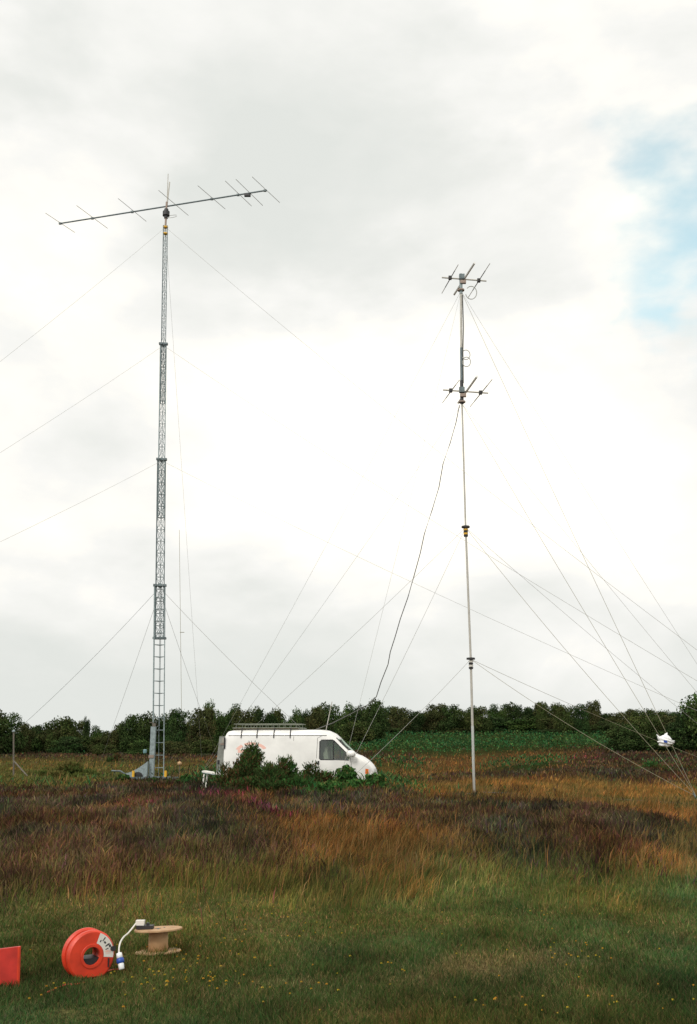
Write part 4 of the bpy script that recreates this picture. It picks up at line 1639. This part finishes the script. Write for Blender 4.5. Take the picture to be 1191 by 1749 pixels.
GORSE = [(.056, .086, .026), (.038, .062, .020), (.095, .058, .026), (.048, .098, .026), (.115, .072, .030), (.032, .048, .016)]
GREENB = [(.040, .110, .028), (.055, .135, .034), (.030, .075, .022), (.085, .13, .036), (.085, .085, .03)]


def bush(name, px, top, wpx, Y, label, pal, n, size, group=None, seed=0, spiky=True, lift=0.0, cat='bush', lob=11, tall=True):
    p = at(px, top, Y)
    zb = float(base_h(np.array([p.x]), np.array([Y]))[0]) - .05
    h = p.z - zb
    wm = wpx / F * Y
    r = random.Random(seed)
    lobes = []
    for k in range(lob):
        t = r.uniform(0, 6.28)
        q = math.sqrt(r.random()) * .42 * wm
        z = r.uniform(.08, .72 if tall else .6) * h * (1 - .55 * (q / (.5 * wm)) ** 1.5)
        s = r.uniform(.13, .22)
        lobes.append((q * math.cos(t), q * math.sin(t) * .7, z + .04 * h, s * wm * .8, s * wm * .7, s * h * (1.2 if tall else .9)))
    lobes.append((0, 0, h * .70, wm * .16, wm * .15, h * .27))
    t_ = thing(name, (p.x, Y, zb), label, cat, group)
    cm = crown_mesh('foliage', lobes, n, size, pal, seed=seed, spiky=spiky, aspect=.28 if spiky else .7, shell=.3)
    link('foliage', cm, parent=t_)
    b = MB()
    for k in range(7):
        l_ = Vector(lobes[k][:3])
        b.tube([(l_.x * .1, l_.y * .1, 0), l_ * .5 + Vector((0, 0, .05)), l_], .022, 5, .008)
    me = bpy.data.meshes.new('stem')
    me.from_pydata([tuple(v) for v in b.v], [], b.f)
    me.materials.append(M['bark'])
    link('stem', me, parent=t_)
    return t_


def build_bushes():
    bush('gorse_bush', 432, 1263, 118, 33.4, 'tallest dark gorse bush in front of the red print on the van', GORSE, 12000, .060, seed=3, lob=20)
    bush('gorse_bush', 405, 1296, 40, 33.6, 'small gorse bush by the rear corner of the van', GORSE, 3600, .06, seed=5)
    bush('gorse_bush', 488, 1288, 100, 33.2, 'green gorse bush below the middle of the van side', GORSE[:4] + GREENB[:2], 7500, .06, seed=7, lob=15)
    bush('gorse_bush', 532, 1300, 92, 33.0, 'brown tinged gorse bush below the cab door handle', GORSE, 7500, .06, seed=9, lob=15)
    bush('gorse_bush', 462, 1303, 168, 31.6, 'wide low gorse spreading in front of the taller bushes', GORSE[:4] + GREENB[:1], 14000, .06, seed=11, lob=26, tall=False)
    bush('bramble_bush', 592, 1307, 96, 33.4, 'bright green bramble under the cab window of the van', GREENB, 6000, .06, seed=13, spiky=False, tall=False)
    bush('bramble_bush', 640, 1320, 100, 33.2, 'low green bramble in front of the van bumper', GREENB, 6000, .06, seed=15, spiky=False, tall=False)
    bush('bramble_bush', 566, 1332, 140, 30.0, 'low green bramble at the foot of the gorse', GREENB + GORSE[:2], 8000, .055, seed=17, lob=18, spiky=False, tall=False)
    bush('bramble_bush', 388, 1336, 50, 33.2, 'green bramble behind the legs of the folding table', GREENB + GORSE[:2], 6000, .055, seed=19, lob=15, spiky=False, tall=False)
    bush('bramble_bush', 318, 1322, 60, 40, 'leafy bramble right of the trailer jack', GREENB[:3] + GORSE[:3], 2600, .06, seed=21, spiky=False, tall=False)
    bush('bramble_bush', 212, 1322, 62, 42.5, 'leafy scrub in front of the trailer drawbar', GREENB[2:] + GORSE[:2], 2600, .06, seed=51, spiky=False, tall=False)
    bush('bramble_bush', 262, 1328, 60, 42.2, 'low scrub hiding the foot of the lattice mast', GREENB[1:] + GORSE[:2], 2400, .06, seed=53, spiky=False, tall=False)
    bush('bramble_bush', 120, 1300, 130, 50, 'broad low yellow green scrub between left post and mast', [(.10, .12, .03), (.08, .11, .03), (.14, .12, .04)], 5200, .09, seed=55, tall=False)
    bush('bramble_bush', 682, 1300, 34, 70, 'small green bush on the rust coloured heath right of the van', GREENB, 1200, .11, seed=23, spiky=False, tall=False)
    bush('bramble_bush', 905, 1310, 40, 66, 'small dark green bush right of the tubular mast on rust grass', GREENB[:3] + GORSE[:1], 1300, .1, seed=25, spiky=False, tall=False)
    bush('gorse_bush', 1112, 1300, 86, 56, 'low dark gorse under the snagged bag', GORSE[:4] + GREENB[:1], 3200, .09, seed=27, tall=False)
    bush('gorse_bush', 1170, 1306, 76, 55, 'low dark gorse at the right edge beyond golden grass', GORSE, 2600, .09, seed=29, tall=False)
    bush('heather_clump', 1020, 1318, 90, 58, 'dark heather clump at the edge of the golden grass', [(.05, .024, .018), (.034, .024, .014), (.06, .03, .026)], 2600, .08, seed=31, tall=False)
    bush('gorse_bush', 200, 1286, 36, 78, 'round dark bush on brown heather left of the mast', GORSE, 1300, .1, seed=33, tall=False)
    bush('bramble_bush', 790, 1590, 56, 9.55, 'low leafy dock plant in the foreground grass', [(.03, .07, .02), (.04, .085, .025), (.02, .045, .015)], 420, .022, seed=41, spiky=False, tall=False, cat='plant')


def build_small():
    # pale knob on a stick between mast and van
    p = at(307, 1304, 46)
    zb = gz(p.x, p.y)
    r_ = thing('marker_stick', (p.x, p.y, zb), 'pale round cap on a short stick between lattice mast and van', 'marker')
    MB().tube([(p.x, p.y, zb - .1), p], .018, 6).build('stick', M['post'], r_)
    MB().lathe(p - Vector((0, 0, .08)), (0, 0, 1), [(0, .05), (.03, .09), (.1, .10), (.15, .06), (.17, .02)], 12).build('cap', M['cardboard'], r_, True)
    # small blue grey tub in the heather
    p = at(248, 1281, 92)
    b = MB().lathe(p - Vector((0, 0, .3)), (0, 0, 1), [(0, .12), (.05, .16), (.28, .17), (.34, .15), (.36, .06)], 12)
    tag(b.build('water_tub', M['bluegrey'], origin=p), 'small blue grey tub in front of the far trees left of the mast', 'tub')
    # distant thin mast beyond the wood
    b0, b1 = at(310.5, 1230, 150), at(306.5, 905, 150)
    r_ = thing('distant_mast', b0, 'very thin faint mast rising beyond the trees right of the lattice mast', 'mast')
    MB().tube([b0, b1], .032, 6).build('pole', M['wirepale'], r_)
    MB().tube([at(307.5, 1080, 150), at(315, 1080, 150)], .05, 5).build('crossarm', M['wirepale'], r_)


# ------------------------------------------------------------------ run
build_lattice()
build_big_beam()
build_tube_mast()
build_small_beam(476, ((755, 474), (831, 480)), [((783, 452), (755, 501), (769, 474.5)), ((837, 450), (800, 508), (818, 479))],
                 'upper three element beam antenna at the top of the tubular mast', ((811, 449), (776, 503)), None)
build_small_beam(669, ((757, 666), (834, 671.5)), [((785, 649), (756, 688), (770, 667)), ((841, 648), (803, 695), (821, 670.5))],
                 'lower three element beam antenna part way down the tubular mast', ((815, 643), (783, 688)), None)
build_ropes()
build_bag()
build_van()
build_table()
build_reel()
build_drum()
build_board()
build_cover()
build_flowers()
build_trees()
build_bushes()
build_small()
